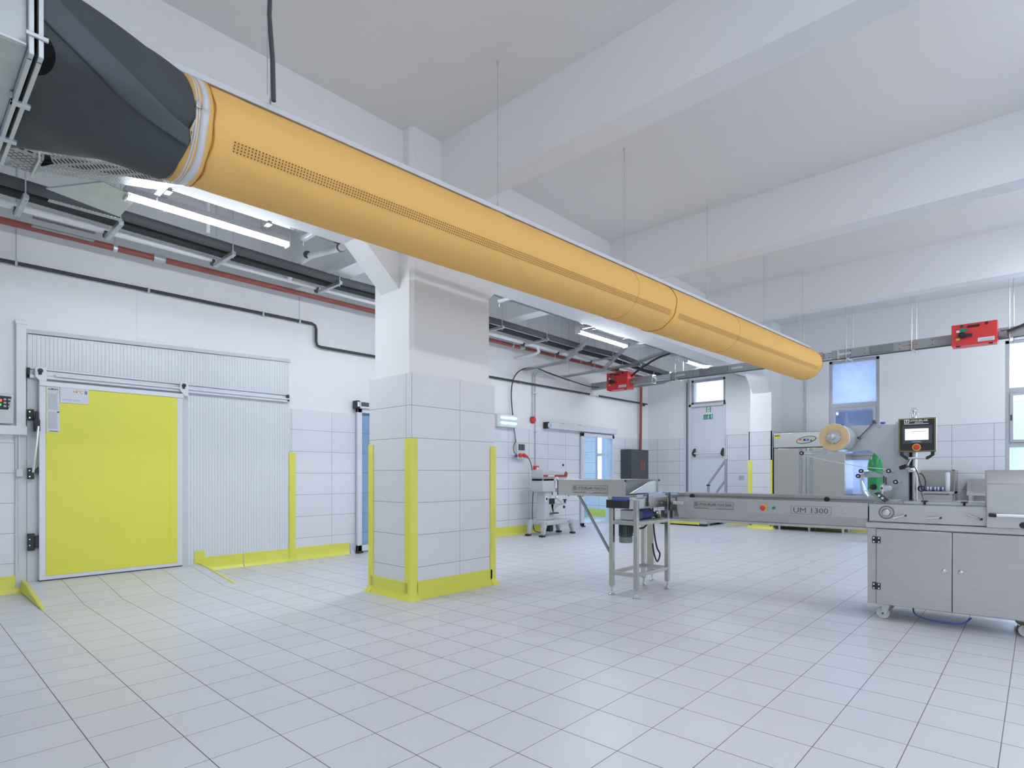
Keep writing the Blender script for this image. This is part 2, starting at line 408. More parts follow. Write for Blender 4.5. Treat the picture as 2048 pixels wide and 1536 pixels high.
wr = MB(); wall_cells(wr, 'y', -6.1, -6, -4, XB, 0, ZC, RW); struct(wr.build('wall_right', 'plaster'))
struct(MB().box(-4.2, -4, -6.1, 10.4, 0, ZC).build('wall_front', 'plaster'))
# the room behind the glass door
struct(MB().box(9.4, XB, 10.2, 10.4, 0, ZC).box(9.2, 9.4, YL + .16, 10.4, 0, ZC).build('wall_annex', 'tile_b'))
struct(MB().box(XB - .012, XB, 7.63, 10.2, 0, .9).box(XB - .012, XB, 9.1, 10.2, .9, 2.4).box(XB - .012, XB, 7.63, 8.2, .9, 2.4).build('wall_annex_back', 'tile_back'))
struct(MB().box(9.4, XB, 7.63, 10.2, 2.9, 3.0).build('ceiling_annex', 'ceil'))
# beams: one deep girder along the hall and three cross beams framing into it
gb = MB().box(-4, XB, 4.47, 4.83, 3.34, ZC)
struct(gb.build('girder', 'plaster'))
for bx, zr, zl in ((3.70, 3.85, 3.64), (6.90, 3.83, 3.72), (10.09, 3.83, 3.74)):
    struct(MB().box(bx, bx + .25, -6, 4.47, zr, ZC).build('cross_beam', 'plaster'))
    struct(MB().box(bx, bx + .25, 4.83, YL, zl, ZC).build('cross_beam', 'plaster'))
# column with haunches under the girder
c = .035
cx0, cx1, cy0, cy1 = 3.33, 4.36, 4.34, 4.93
co = MB().prism([(cx0 + c, cy0, 0), (cx1, cy0, 0), (cx1, cy1, 0), (cx0, cy1, 0), (cx0, cy0 + c, 0)], (0, 0, ZC))
struct(co.build('column', 'plaster'), 'square white concrete column tiled to head height in mid room', 'column')
hb = MB().prism([(cx0, 4.53, 2.955), (cx0 - .42, 4.53, 3.34), (cx0, 4.53, 3.40)], (0, .29, 0))
struct(hb.build('haunch', 'plaster'))
struct(MB().prism([(cx1, 4.53, 2.955), (cx1 + .42, 4.53, 3.34), (cx1, 4.53, 3.40)], (0, .29, 0)).build('haunch', 'plaster'))
struct(MB().box(3.29, 4.41, 4.30, 4.34, 0, 2.12).box(3.29, 4.41, 4.93, 4.97, 0, 2.12).build('wall_column', 'tile_colx'))
struct(MB().box(3.29, 3.33, 4.34, 4.93, 0, 2.12).box(4.36, 4.41, 4.34, 4.93, 0, 2.12).build('wall_column_side', 'tile_coly'))
# pilaster on the back wall with its haunch
struct(MB().box(12.74, XB, 4.20, 4.64, 0, ZC).build('pilaster', 'plaster'))
struct(MB().box(12.70, 12.74, 4.17, 4.66, 0, 2.09).box(12.70, XB, 4.16, 4.20, 0, 2.09).box(12.70, XB, 4.64, 4.68, 0, 2.09).build('wall_pilaster', 'tile_back'))
struct(MB().prism([(12.74, 4.22, 2.91), (12.30, 4.22, 3.30), (12.30, 4.22, 3.40), (12.74, 4.22, 3.40)], (0, .37, 0)).build('haunch', 'plaster'))
# wainscots
wa = MB(); wall_cells(wa, 'y', YL - .012, YL, 3.69, 6.0, 0, 2.06, []); struct(wa.build('wall_left_tiles', 'tile_a'))
wa = MB(); wall_cells(wa, 'y', YL - .012, YL, 6.0, XB, 0, 2.06, [G2]); struct(wa.build('wall_left_tiles', 'tile_b'))
struct(MB().box(-4, .855, YL - .012, YL, 0, 1.50).build('wall_left_tiles', 'tile_a'))
wa = MB(); wall_cells(wa, 'x', XB - .012, XB, 6.40, YL, 0, 2.06, []); wall_cells(wa, 'x', XB - .012, XB, -6, 5.42, 0, 2.08, WIN[1:3] + [(4.2, 4.66, 0, 2.1)])
struct(wa.build('wall_back_tiles', 'tile_back'))
struct(MB().box(XB - .03, XB, 6.395, 6.455, 0, 3.45).build('trim_3', 'alu'))

def cove(mb, p, q, out, h=.165, t=.012, flare=.045):
    """coved skirting from P to Q standing off a wall, OUT = unit normal of the wall"""
    p, q, n = Vector(p), Vector(q), Vector(out)
    prof = [(0, 0), (flare, 0), (flare - .006, .010), (t + .012, .028), (t, .055), (t, h - .006), (t * .6, h), (0, h)]
    A = [p + n * a + Z_ * z for a, z in prof]; B = [q + n * a + Z_ * z for a, z in prof]; m_ = len(prof)
    mb.add(A + B, [tuple(range(m_)), tuple(range(m_, 2 * m_))[::-1]] + [(i, (i + 1) % m_, m_ + (i + 1) % m_, m_ + i) for i in range(m_)])
    return mb
bl = MB()
for a, b in ((2.60, 3.06), (3.065, 3.70), (3.70, 4.59)): cove(bl, (a, YL - .012, 0), (b - .003, YL - .012, 0), (0, -1, 0), .17)
bl.box(2.49, 2.60, YL - .03, YL, 0, .245)
struct(bl.build('baseboard_left', 'yellow'), 'yellow coved skirting along the ribbed panel and tiles', 'skirting')
struct(cove(cove(MB(), (4.6, YL - .012, 0), (7.3, YL - .012, 0), (0, -1, 0), .15), (9.05, YL - .012, 0), (10.38, YL - .012, 0), (0, -1, 0), .17).build('baseboard_left_grey', 'skirt_g'))
struct(cove(MB(), (7.3, YL - .012, 0), (9.05, YL - .012, 0), (0, -1, 0), .17).build('baseboard_left_far', 'yellow'))
struct(cove(MB(), (-4, YL - .012, 0), (.93, YL - .012, 0), (0, -1, 0), .17).build('baseboard_left_near', 'yellow'))
bb = MB(); cove(bb, (XB - .012, 5.4, 0), (XB - .012, 4.68, 0), (-1, 0, 0)); cove(bb, (XB - .012, 7.4, 0), (XB - .012, 6.42, 0), (-1, 0, 0))
cove(bb, (12.70, 4.66, 0), (12.70, 4.17, 0), (-1, 0, 0)); cove(bb, (XB - .012, 4.1, 0), (XB - .012, -6, 0), (-1, 0, 0))
struct(bb.build('baseboard_back', 'yellow'))
bc = MB(); cove(bc, (3.36, 4.30, 0), (4.36, 4.30, 0), (0, -1, 0)); cove(bc, (3.29, 4.94, 0), (3.29, 4.33, 0), (-1, 0, 0))
cove(bc, (4.41, 4.33, 0), (4.41, 4.94, 0), (1, 0, 0)); cove(bc, (4.36, 4.97, 0), (3.33, 4.97, 0), (0, 1, 0))
struct(bc.build('baseboard_column', 'yellow'), 'yellow coved skirting round the foot of the tiled column', 'skirting')
struct(MB().box(9.4, XB, 10.17, 10.2, 0, .2).box(XB - .03, XB - .012, 7.7, 10.2, 0, .2).build('baseboard_annex', 'yellow'))

def corner_guard(x, y, sx, sy, z0, z1, name_label, flare=True, leg=.075, t=.012):
    """L-shaped bumper with its corner at X, Y and its legs running along sx, sy; a coved foot"""
    mb = MB(); zs = ([(z0, .05), (z0 + .012, .042), (z0 + .03, .018), (z0 + .06, 0)] if flare else [(z0, 0)]) + [(z1 - .01, 0), (z1, -.006)]
    rows = []
    for z, e in zs:
        o = t + e
        rows.append([(x + sx * leg, y, z), (x + sx * leg, y - sy * o, z), (x + sx * .01, y - sy * o, z), (x - sx * o * .72, y - sy * o * .72, z), (x - sx * o, y + sy * .01, z), (x - sx * o, y + sy * leg, z), (x, y + sy * leg, z)])
    mb.grid(rows); mb.f.append(tuple(range(len(mb.v) - 7, len(mb.v)))); mb.f.append(tuple(range(7))[::-1])
    return tag(mb.build('corner_guard', 'yellow', smooth=True), name_label, 'corner guard', 'yellow corner guards')
corner_guard(3.29, 4.30, 1, 1, 0, 1.51, 'yellow corner guard on the near corner of the tiled column')
corner_guard(3.29, 4.97, 1, -1, 0, 1.47, 'yellow corner guard on the far left corner of the tiled column')
corner_guard(4.41, 4.30, -1, 1, 0, 1.47, 'yellow corner guard on the right corner of the tiled column')
tag(MB().box(3.665, 3.755, YL - .035, YL, .01, 1.46).build('corner_guard', 'yellow', bevel=.006), 'yellow guard strip where the ribbed panel meets the white tiles', 'corner guard', 'yellow corner guards')
corner_guard(12.70, 4.66, 1, -1, 0, 1.47, 'yellow corner guard on the back wall pilaster beside the steel fridge', leg=.07)
corner_guard(12.70, 4.17, 1, 1, 0, 1.47, 'yellow corner guard mostly hidden between pilaster and steel fridge', leg=.04)

# windows of the back wall
def window(name, y0, y1, z0, z1, bars, panes, lab, d0=XB + .02, d1=XB + .09):
    f = MB(); e = .06
    f.box(d0, d1, y0, y0 + e, z0, z1).box(d0, d1, y1 - e, y1, z0, z1).box(d0, d1, y0, y1, z1 - e, z1).box(d0, d1, y0, y1, z0, z0 + e)
    for b in bars: f.box(d0, d1, y0 + e, y1 - e, b - .045, b + .045)
    o = struct(f.build(name, 'alu_g', bevel=.006), lab, 'window')
    edges = [z0 + e] + [v for b in bars for v in (b - .045, b + .045)] + [z1 - e]
    for i in range(0, len(edges), 2):
        pm, sash = panes[i // 2]
        if sash:
            s = MB(); t = .05
            s.box(d0 - .025, d0 + .03, y0 + e, y0 + e + t, edges[i], edges[i + 1]).box(d0 - .025, d0 + .03, y1 - e - t, y1 - e, edges[i], edges[i + 1])
            s.box(d0 - .025, d0 + .03, y0 + e + t, y1 - e - t, edges[i], edges[i] + t).box(d0 - .025, d0 + .03, y0 + e + t, y1 - e - t, edges[i + 1] - t, edges[i + 1])
            so = s.build('sash', 'alu_g', o, bevel=.004)
            MB().box(d0 - .04, d0 - .025, y1 - e - .03, y1 - e - .012, (edges[i] + edges[i + 1]) / 2 - .05, (edges[i] + edges[i + 1]) / 2 + .05).build('handle', 'black', so)
        MB().box(d0 + .03, d0 + .038, y0 + e, y1 - e, edges[i], edges[i + 1]).build('pane', pm, o)
    return o
window('window_1', 2.34, 3.24, .70, 3.52, (1.5, 2.58), (('pane_frost', 0), ('pane_dark', 1), ('pane_frost', 0)), 'aluminium framed window behind the film roll with pale blue panes')
window('window_2', -.50, .44, .70, 3.52, (1.68, 2.64), (('pane', 0), ('pane', 1), ('pane', 0)), 'aluminium framed window at the right edge with bright panes')
window('window_3', 5.44, 6.29, 2.86, 3.46, (), (('pane_clear', 0),), 'bright transom window above the white emergency door')
window('window_4', 8.2, 9.1, .9, 2.25, (1.7,), (('pane_clear', 0), ('pane_clear', 0)), 'bright window seen through the glass sliding door')
for i, wx in enumerate((-1.6, 2.4, 6.4, 10.4)):
    f = MB(); y0, y1 = -6.08, -6.02
    for a, b, cc, d in ((wx - .95, wx - .89, 1, 3.4), (wx + .89, wx + .95, 1, 3.4), (wx - .03, wx + .03, 1, 3.4), (wx - .95, wx + .95, 1, 1.06), (wx - .95, wx + .95, 3.34, 3.4)): f.box(a, b, y0, y1, cc, d)
    struct(f.build('window_%d' % (5 + i), 'alu_g'), 'wide window of the right hand wall', 'window')
# outside
struct(MB().box(18, 18.3, -10, 16, -.5, 2.9).build('exterior_wall', 'ext'))
struct(MB().box(13.7, 40, -20, 26, -.7, -.6).build('ground_outside', 'ext'))

# ------------------------------------------------------------------ cold room: ribbed panels, sliding door, rail, ramp
pn = MB(); x = .955
yb = YL - .02
z1f = lambda x: 2.585 + (x - .95) * .035
while x < 3.665:                                    # fine vertical ribs
    x2 = min(x + .034, 3.665)
    zt = z1f((x + x2) / 2)
    pn.hexa([(x, yb, .0), (x2 - .0022, yb, .0), (x2 - .0022, YL, .0), (x, YL, .0), (x, yb, zt), (x2 - .0022, yb, zt), (x2 - .0022, YL, zt), (x, YL, zt)])
    x = x2
pn.box(.95, 3.67, YL - .014, YL, 0, 2.59)
struct(pn.build('wall_cold_room', 'panel', smooth=False))
struct(MB().bar((.94, YL - .01, 2.60), (3.69, YL - .01, 2.70), .02, .05).build('trim_1', 'panel_g'))
struct(MB().box(.945, 1.05, YL - .035, YL, .095, 2.13).box(.855, .945, YL - .028, YL, 0, 1.60).box(2.33, 2.42, YL - .03, YL, .09, 2.13).build('trim_2', 'panel_g', bevel=.004))
struct(MB().box(1.9, 2.48, YL - .004, YL, 2.70, 3.23).build('trim_4', 'plaster', bevel=.002))
# ramp up to the cold room
rp = MB().prism([(.93, 6.34, 0), (.93, 7.455, 0), (.93, 7.455, .096), (.93, 7.20, .092)], (1.58, 0, 0))
struct(rp.build('ramp', 'ramp', smooth=False))
struct(MB().prism([(.93, 6.34, 0), (.93, 7.45, 0), (.93, 7.45, .125), (.93, 7.22, .115), (.93, 6.36, .012)], (-.03, 0, 0)).build('trim_5', 'yellow', bevel=.004), 'yellow curb along the left side of the door ramp', 'curb')
struct(MB().prism([(2.51, 6.34, 0), (2.51, 7.45, 0), (2.51, 7.45, .115), (2.51, 7.22, .105), (2.51, 6.36, .010)], (.022, 0, 0)).build('trim_6', 'yellow', bevel=.004), 'yellow curb along the right side of the door ramp', 'curb')

dr = struct(thing('door_1', 'yellow insulated sliding cold room door with white frame', 'door', (1.69, 7.38, .10)))
MB().box(1.03, 2.34, 7.375, 7.435, .105, 2.105).build('door_leaf', 'alu', dr, bevel=.006)
MB().box(1.083, 2.285, 7.371, 7.377, .145, 2.06).build('door_skin', 'door_yellow', dr, bevel=.002)
MB().box(2.205, 2.2085, 7.3695, 7.372, .145, 2.06).build('seam', 'yellow', dr)
MB().box(1.03, 2.34, 7.39, 7.43, .095, .112).build('bottom_seal', 'black', dr)
MB().box(1.03, 2.345, 7.36, 7.385, 2.06, 2.11).build('top_profile', 'alu', dr, bevel=.003)
lab = MB().box(1.087, 1.193, 7.3675, 7.371, 1.60, 2.058).build('instruction_sheet', 'paper', dr)
text('ALMSAN', (1.10, 7.3675, 2.025), X_, Z_, .08, .02, 'ink', lab, bold=.02)
pr = MB(); zz = 1.985
plate(pr, (1.10, 7.3674, 2.002), X_, Z_, .012, .006); plate(pr, (1.172, 7.3674, 2.000), X_, Z_, .014, .009); plate(pr, (1.125, 7.3674, 2.003), X_, Z_, .006, .007)
while zz > 1.63:
    if abs(zz - 1.815) > .012: plate(pr, (1.10, 7.3674, zz), X_, Z_, .070 + .014 * random.random(), .0045, .0008)
    zz -= .0078
pr.build('small_print', 'print_lt', lab, smooth=False)
plate(plate(MB(), (1.172, 7.3674, 1.80), X_, Z_, .018, .011), (1.11, 7.3674, 1.607), X_, Z_, .07, .006).build('black_print', 'ink', lab)
sg = MB().box(1.196, 1.437, 7.362, 7.371, 1.905, 2.062).build('room_sign', 'paper', dr, bevel=.001)
text('+4°C', (1.300, 7.362, 2.010), X_, Z_, .085, .032, 'orange_ink', sg, bold=.01)
text('8', (1.400, 7.362, 2.006), X_, Z_, .022, .036, 'ink', sg, bold=.01)
text('SOĞUK ODA', (1.214, 7.362, 1.930), X_, Z_, .148, .021, 'print', sg)
lv = MB(); lv.tube([(.978, 7.33, 1.19), (1.002, 7.32, 1.45), (1.018, 7.32, 1.65)], .011, 10)
lvo = lv.build('lever_handle', 'chrome', dr)
MB().box(.985, 1.035, 7.33, 7.40, 1.60, 1.72).box(.995, 1.022, 7.34, 7.38, 1.70, 1.80).build('latch_block', 'black', dr, bevel=.008)
MB().prism([(1.03, 7.39, 1.17), (1.03, 7.39, 1.25), (1.0, 7.39, 1.215), (1.0, 7.39, 1.20)], (0, .03, 0)).build('guide_peg', 'black', dr)
for zc, wd in ((1.765, .05), (1.18, .05), (.495, .055)):
    h = MB().box(.946, .946 + wd, 7.395, 7.437, zc - .055 - (zc < 1) * .03, zc + .055 + (zc < 1) * .03)
    if zc < 1: h.box(1.0, 1.03, 7.385, 7.43, zc - .06, zc + .06).box(.99, 1.01, 7.39, 7.43, zc - .03, zc + .03)
    ho = h.build('hinge_plate', 'black', dr, bevel=.004)
    MB().cyl((.96, 7.39, zc + .03), (.96, 7.397, zc + .03), .006, 8).cyl((.96, 7.39, zc - .03), (.96, 7.397, zc - .03), .006, 8).build('screws', 'chrome', ho)
r = thing('door_rail', 'white aluminium sliding rail above the yellow cold room door', 'rail', (2.3, 7.42, 2.15))
MB().box(.945, 3.65, 7.415, 7.45, 2.225, 2.245).box(.945, 3.65, 7.435, 7.45, 2.13, 2.225).box(.945, 3.65, 7.40, 7.42, 2.135, 2.17).box(1.16, 3.65, 7.375, 7.405, 2.165, 2.185).build('rail_profile', 'alu', r, bevel=.004)
MB().box(.945, .965, 7.40, 7.45, 2.135, 2.235).box(3.62, 3.65, 7.40, 7.45, 2.14, 2.235).each('end_stop', 'black', r, bevel=.003)
for hx in (1.03, 2.34):
    t = MB().prism([(hx - .03, 7.37, 2.25), (hx + .06, 7.37, 2.25), (hx + .06, 7.37, 2.09), (hx + .02, 7.37, 2.09), (hx - .03, 7.37, 2.15)], (0, .012, 0)).build('hanger_plate', 'alu', r, bevel=.002)
    MB().cyl((hx + .01, 7.355, 2.21), (hx + .01, 7.37, 2.21), .022, 16).box(hx - .005, hx + .02, 7.355, 7.37, 2.17, 2.2).build('roller_bolt', 'black', t, bevel=.002)
tr = thing('cable_trunking', 'white vertical cable trunking with a cap left of the yellow door', 'trunking', (.9, 7.44, 1.5))
MB().box(.862, .938, YL - .045, YL, 1.64, 2.66).build('duct', 'pvc', tr, bevel=.004)
MB().box(.855, .945, YL - .05, YL, 2.66, 2.70).build('cap', 'pvc', tr, bevel=.004)
tag(MB().box(-.6, .945, YL - .065, YL, 1.56, 1.65).build('cable_trunking', 'pvc', bevel=.005), 'white horizontal trunking under the temperature controller', 'trunking')
tag(MB().cyl((.885, 7.435, 1.21), (.885, 7.435, 1.56), .010, 10).box(.862, .91, 7.41, 7.458, 1.15, 1.225).cyl((.88, 7.44, .2), (.88, 7.44, 1.15), .004, 8).build('conduit', 'grey_pl', bevel=.003), 'thin grey conduit with junction box below the horizontal trunking', 'conduit')
tc_ = thing('temperature_controller', 'white wall controller with lit keypad at the left edge', 'controller', (.68, 7.44, 1.66))
MB().box(.52, .84, YL - .075, YL, 1.665, 1.955).build('case', 'grey_pl', tc_, bevel=.012)
MB().prism([(.55, 7.391, 1.80), (.80, 7.391, 1.80), (.825, 7.391, 1.93), (.55, 7.391, 1.94)], (0, .01, 0)).build('keypad', 'black', tc_, bevel=.006)
k = MB()
for i in range(2):
    for j in range(3): k.box(.765 + i * .033, .785 + i * .033, 7.388, 7.392, 1.825 + j * .033, 1.843 + j * .033)
k.each('keys', 'print_lt', tc_, bevel=.002)
MB().box(.70, .752, 7.388, 7.392, 1.875, 1.90).build('red_digits', 'led_red', tc_); MB().box(.70, .748, 7.388, 7.392, 1.835, 1.855).build('green_digits', 'led_green', tc_)

# ------------------------------------------------------------------ glass sliding doors on the left wall
d2 = struct(thing('door_2', 'glass sliding door half open at the far end of the left wall', 'door', (11.0, 7.42, 0)))
MB().box(10.33, 10.42, 7.40, 7.445, .02, 2.08).box(11.56, 11.64, 7.40, 7.445, .02, 2.08).box(10.33, 11.64, 7.40, 7.445, 2.0, 2.08).box(10.33, 11.64, 7.40, 7.445, .02, .09).build('leaf_frame', 'alu', d2, bevel=.004)
MB().box(10.42, 11.56, 7.415, 7.423, .09, 2.0).build('glass', 'glass', d2)
MB().box(11.60, 11.66, 7.44, 7.47, .02, 2.05).box(10.36, 10.44, 7.38, 7.46, .0, .03).build('seal', 'dark', d2)
h = thing('door_rail', 'white boxed rail above the far glass sliding door', 'rail', (10.4, 7.40, 2.1))
MB().box(9.12, 11.70, 7.345, 7.455, 2.10, 2.225).build('housing', 'alu', h, bevel=.008)
MB().box(9.065, 9.12, 7.34, 7.455, 2.095, 2.23).build('end_cap', 'black', h, bevel=.006)
MB().box(9.075, 9.11, 7.337, 7.341, 2.12, 2.2).build('end_window', 'pvc', h); MB().box(9.14, 9.20, 7.341, 7.346, 2.12, 2.2).build('badge', 'blue_pale', h)
MB().box(9.63, 9.68, 7.40, 7.44, 2.225, 2.24).box(10.25, 10.3, 7.40, 7.44, 2.225, 2.24).each('clips', 'black', h)
d3 = struct(thing('door_3', 'glass sliding door mostly hidden behind the tiled column', 'door', (5.3, 7.42, 0)))
MB().box(4.69, 4.765, 7.39, 7.44, .03, 2.14).box(5.70, 5.78, 7.39, 7.44, .03, 2.14).box(4.69, 5.78, 7.39, 7.44, 2.08, 2.14).box(4.69, 5.78, 7.39, 7.44, .03, .12).build('leaf_frame', 'alu', d3, bevel=.004)
MB().box(4.765, 5.70, 7.41, 7.418, .12, 2.08).build('glass', 'glass', d3)
MB().box(4.67, 4.78, 7.38, 7.45, .0, .035).build('floor_guide', 'black', d3, bevel=.004)
h = thing('door_rail', 'white boxed rail behind the tiled column', 'rail', (5.5, 7.40, 2.15))
MB().box(4.70, 6.9, 7.345, 7.455, 2.14, 2.245).build('housing', 'alu', h, bevel=.006)
MB().box(4.645, 4.70, 7.34, 7.455, 2.135, 2.25).build('end_cap', 'black', h, bevel=.005)
MB().box(4.655, 4.69, 7.337, 7.341, 2.16, 2.23).build('end_window', 'pvc', h); MB().box(4.72, 4.85, 7.341, 7.346, 2.17, 2.23).build('badge', 'dark', h)

# things in the room behind the glass
corner_guard(12.1, 7.78, 1, 1, 0, 2.0, 'yellow corner guard seen through the far glass sliding door', flare=False, leg=.12)
struct(MB().box(12.1, XB - .02, 7.78, 7.95, 0, 2.6).build('wall_annex_stub', 'plaster'))
jc = thing('jerrycan', 'turquoise plastic jerrycan behind the glass sliding door', 'jerrycan', (12.5, 9.05, 0))
MB().prism([(12.35, 8.95, .02), (12.75, 8.95, .02), (12.75, 8.95, .36), (12.62, 8.95, .44), (12.45, 8.95, .44), (12.35, 8.95, .36)], (0, .25, 0)).build('body', 'cyan_can', jc, bevel=.03)
MB().cyl((12.45, 9.07, .43), (12.45, 9.07, .48), .035, 14).build('cap', 'pvc', jc)
jc.location.z = 0
hs = tag(MB().tube([(12.9, 9.5, .75), (12.8, 9.45, .95), (12.55, 9.4, 1.05), (12.35, 9.4, .95), (12.35, 9.4, .75)], .025, 10).tube([(12.9, 9.5, .75), (12.9, 9.5, .0)], .025, 10).build('tap', 'pvc'), 'white curved standpipe tap seen behind the glass door', 'tap')

# ------------------------------------------------------------------ fittings on the left wall
uv = thing('insect_killer', 'grey insect killer lamp with four lit blue tubes right of the column', 'insect killer', (7.87, 7.42, 2.16))
MB().box(7.60, 8.14, 7.35, 7.458, 2.05, 2.285).build('case', 'grey_pl', uv, bevel=.006)
for a in (7.70, 7.93):
    for z in (2.225, 2.125): MB().cyl((a, 7.338, z), (a + .19, 7.338, z), .0125, 12).build('tube', 'uv', uv)
MB().box(7.68, 8.13, 7.348, 7.352, 2.165, 2.185).build('guard_bar', 'blue_pale', uv)
so = thing('socket_box', 'grey socket box with clear cover and red industrial plugs on the tiles', 'socket box', (8.29, 7.42, 1.45))
MB().box(8.19, 8.40, 7.375, 7.458, 1.455, 1.76).build('case', 'grey_pl', so, bevel=.01)
MB().box(8.215, 8.39, 7.362, 7.378, 1.63, 1.745).build('cover', 'dark', so, bevel=.006)
for a, rr in ((8.25, .038), (8.36, .036)):
    MB().cone((a, 7.38, 1.535), (a, 7.352, 1.530), rr, rr * .8, 16).cyl((a, 7.353, 1.530), (a, 7.346, 1.530), rr * 1.1, 16).build('plug_socket', 'red', so)
MB().tube([(8.37, 7.35, 1.53), (8.385, 7.315, 1.51), (8.40, 7.285, 1.49)], [.028, .026, .015], 12).build('red_plug', 'red', so)
MB().tube([(8.20, 7.42, 1.52), (8.13, 7.36, 1.52), (8.09, 7.33, 1.54)], [.03, .032, .02], 12).build('blue_plug', 'blue', so)
MB().tube([(8.13, 7.36, 1.54), (8.04, 7.34, 1.55), (7.98, 7.34, 1.545)], [.012, .01, .008], 8).build('plug_tail', 'pvc', so)
def cable(label, pts, r=.009, m='cable', name='cable', n=8, sub=6):
    P = [Vector(p) for p in pts]; out = []
    for i in range(len(P) - 1):                        # Catmull-Rom
        p0, p1, p2, p3 = P[max(i - 1, 0)], P[i], P[i + 1], P[min(i + 2, len(P) - 1)]
        for j in range(sub):
            t = j / sub; out.append(.5 * ((2 * p1) + (p2 - p0) * t + (2 * p0 - 5 * p1 + 4 * p2 - p3) * t * t + (3 * p1 - p0 - 3 * p2 + p3) * t ** 3))
    out.append(P[-1])
    mb = MB().tube(out, r, n)
    if label is None: return mb
    return tag(mb.build(name, m), label, 'cable')
cable('black cable arching from the tray down to the insect killer lamp', [(8.08, 7.40, 2.28), (8.04, 7.40, 2.7), (8.06, 7.35, 3.0), (8.25, 7.3, 3.18), (8.6, 7.25, 3.24), (8.95, 7.2, 3.18), (9.4, 7.1, 3.1), (10.2, 7.15, 3.06), (10.7, 7.2, 3.09)], .011)
cable('black flex from the insect killer lamp to the socket box', [(8.13, 7.42, 2.06), (8.17, 7.42, 1.9), (8.20, 7.43, 1.78)], .008)
cable('black flex looping to the blue plug beside the socket box', [(8.20, 7.42, 1.80), (8.10, 7.39, 1.72), (8.06, 7.36, 1.62), (8.08, 7.34, 1.54)], .007)
cable('black power cable hanging from the red plug to the mixer', [(8.40, 7.285, 1.485), (8.44, 7.25, 1.36), (8.45, 7.20, 1.0), (8.36, 7.14, .65), (8.33, 7.12, .4), (8.36, 7.12, .15), (8.45, 7.12, .06), (8.6, 7.05, .05)], .008)
cd = thing('conduit', 'pair of grey conduits dropping to the red call point', 'conduit', (8.80, 7.44, 1.35))
MB().tube([(9.6, 7.2, 3.1), (8.95, 7.35, 3.22), (8.84, 7.42, 3.22), (8.80, 7.447, 3.16), (8.80, 7.447, 1.34)], .010, 10).build('tube', 'alu_g', cd)
MB().tube([(9.6, 7.17, 3.12), (8.90, 7.35, 3.25), (8.76, 7.42, 3.24), (8.72, 7.448, 3.14), (8.72, 7.448, 2.30)], .010, 10).build('tube', 'alu_g', cd)
MB().box(8.70, 8.83, 7.42, 7.458, 2.78, 2.80).box(8.775, 8.825, 7.42, 7.458, 2.0, 2.02).each('clip', 'alu_g', cd)
si = thing('alarm_siren', 'round red alarm siren on the left wall beside grey conduits', 'siren', (8.72, 7.42, 2.25))
MB().lathe([(.062, 0), (.066, .03), (.05, .06), (.02, .075)], (8.72, 7.458, 2.25), (0, -1, 0), 24).build('dome', 'red', si); MB().lathe([(.07, 0), (.07, .012)], (8.72, 7.458, 2.25), (0, -1, 0), 24).build('base', 'red_dk', si)
cp = thing('call_point', 'small red fire alarm call point above the mixer', 'call point', (8.80, 7.44, 1.27))
MB().box(8.745, 8.865, 7.40, 7.458, 1.215, 1.335).build('case', 'red', cp, bevel=.006); MB().lathe([(.035, 0), (.035, .006)], (8.815, 7.40, 1.275), (0, -1, 0), 18).build('button', 'white_ink', cp)
tag(plate(MB(), (7.63, 7.457, 1.85), X_, Z_, .16, .12, .001).build('paper_notice', 'paper'), 'white paper note under the insect killer lamp', 'notice')
tag(MB().cyl((9.72, 7.44, 1.36), (9.72, 7.459, 1.36), .022, 12).build('wall_knob', 'black'), 'small black knob on the tiles left of the glass door', 'knob')
fb = thing('fire_hose_cabinet', 'dark grey cabinet with red lettering near the far left corner', 'cabinet', (12.25, 7.3, .95))
MB().box(12.0, 12.80, 7.17, 7.457, .97, 1.76).build('body', 'dark', fb, bevel=.006)
MB().box(12.0, 12.80, 7.150, 7.168, .97, 1.76).build('door', 'dark', fb, bevel=.004)
text('YANGIN', (12.50, 7.150, 1.24), Z_, -X_, .24, .075, 'red', fb, bold=.02); text('DOLABI', (12.62, 7.150, 1.25), Z_, -X_, .21, .05, 'red', fb, bold=.02)
tag(MB().box(12.93, 12.97, 7.35, 7.458, 1.05, 1.10).cyl((12.95, 7.33, 1.0), (12.95, 7.33, 1.12), .02, 10).build('valve', 'black', bevel=.004), 'small black valve on the tiles beside the dark cabinet', 'valve')

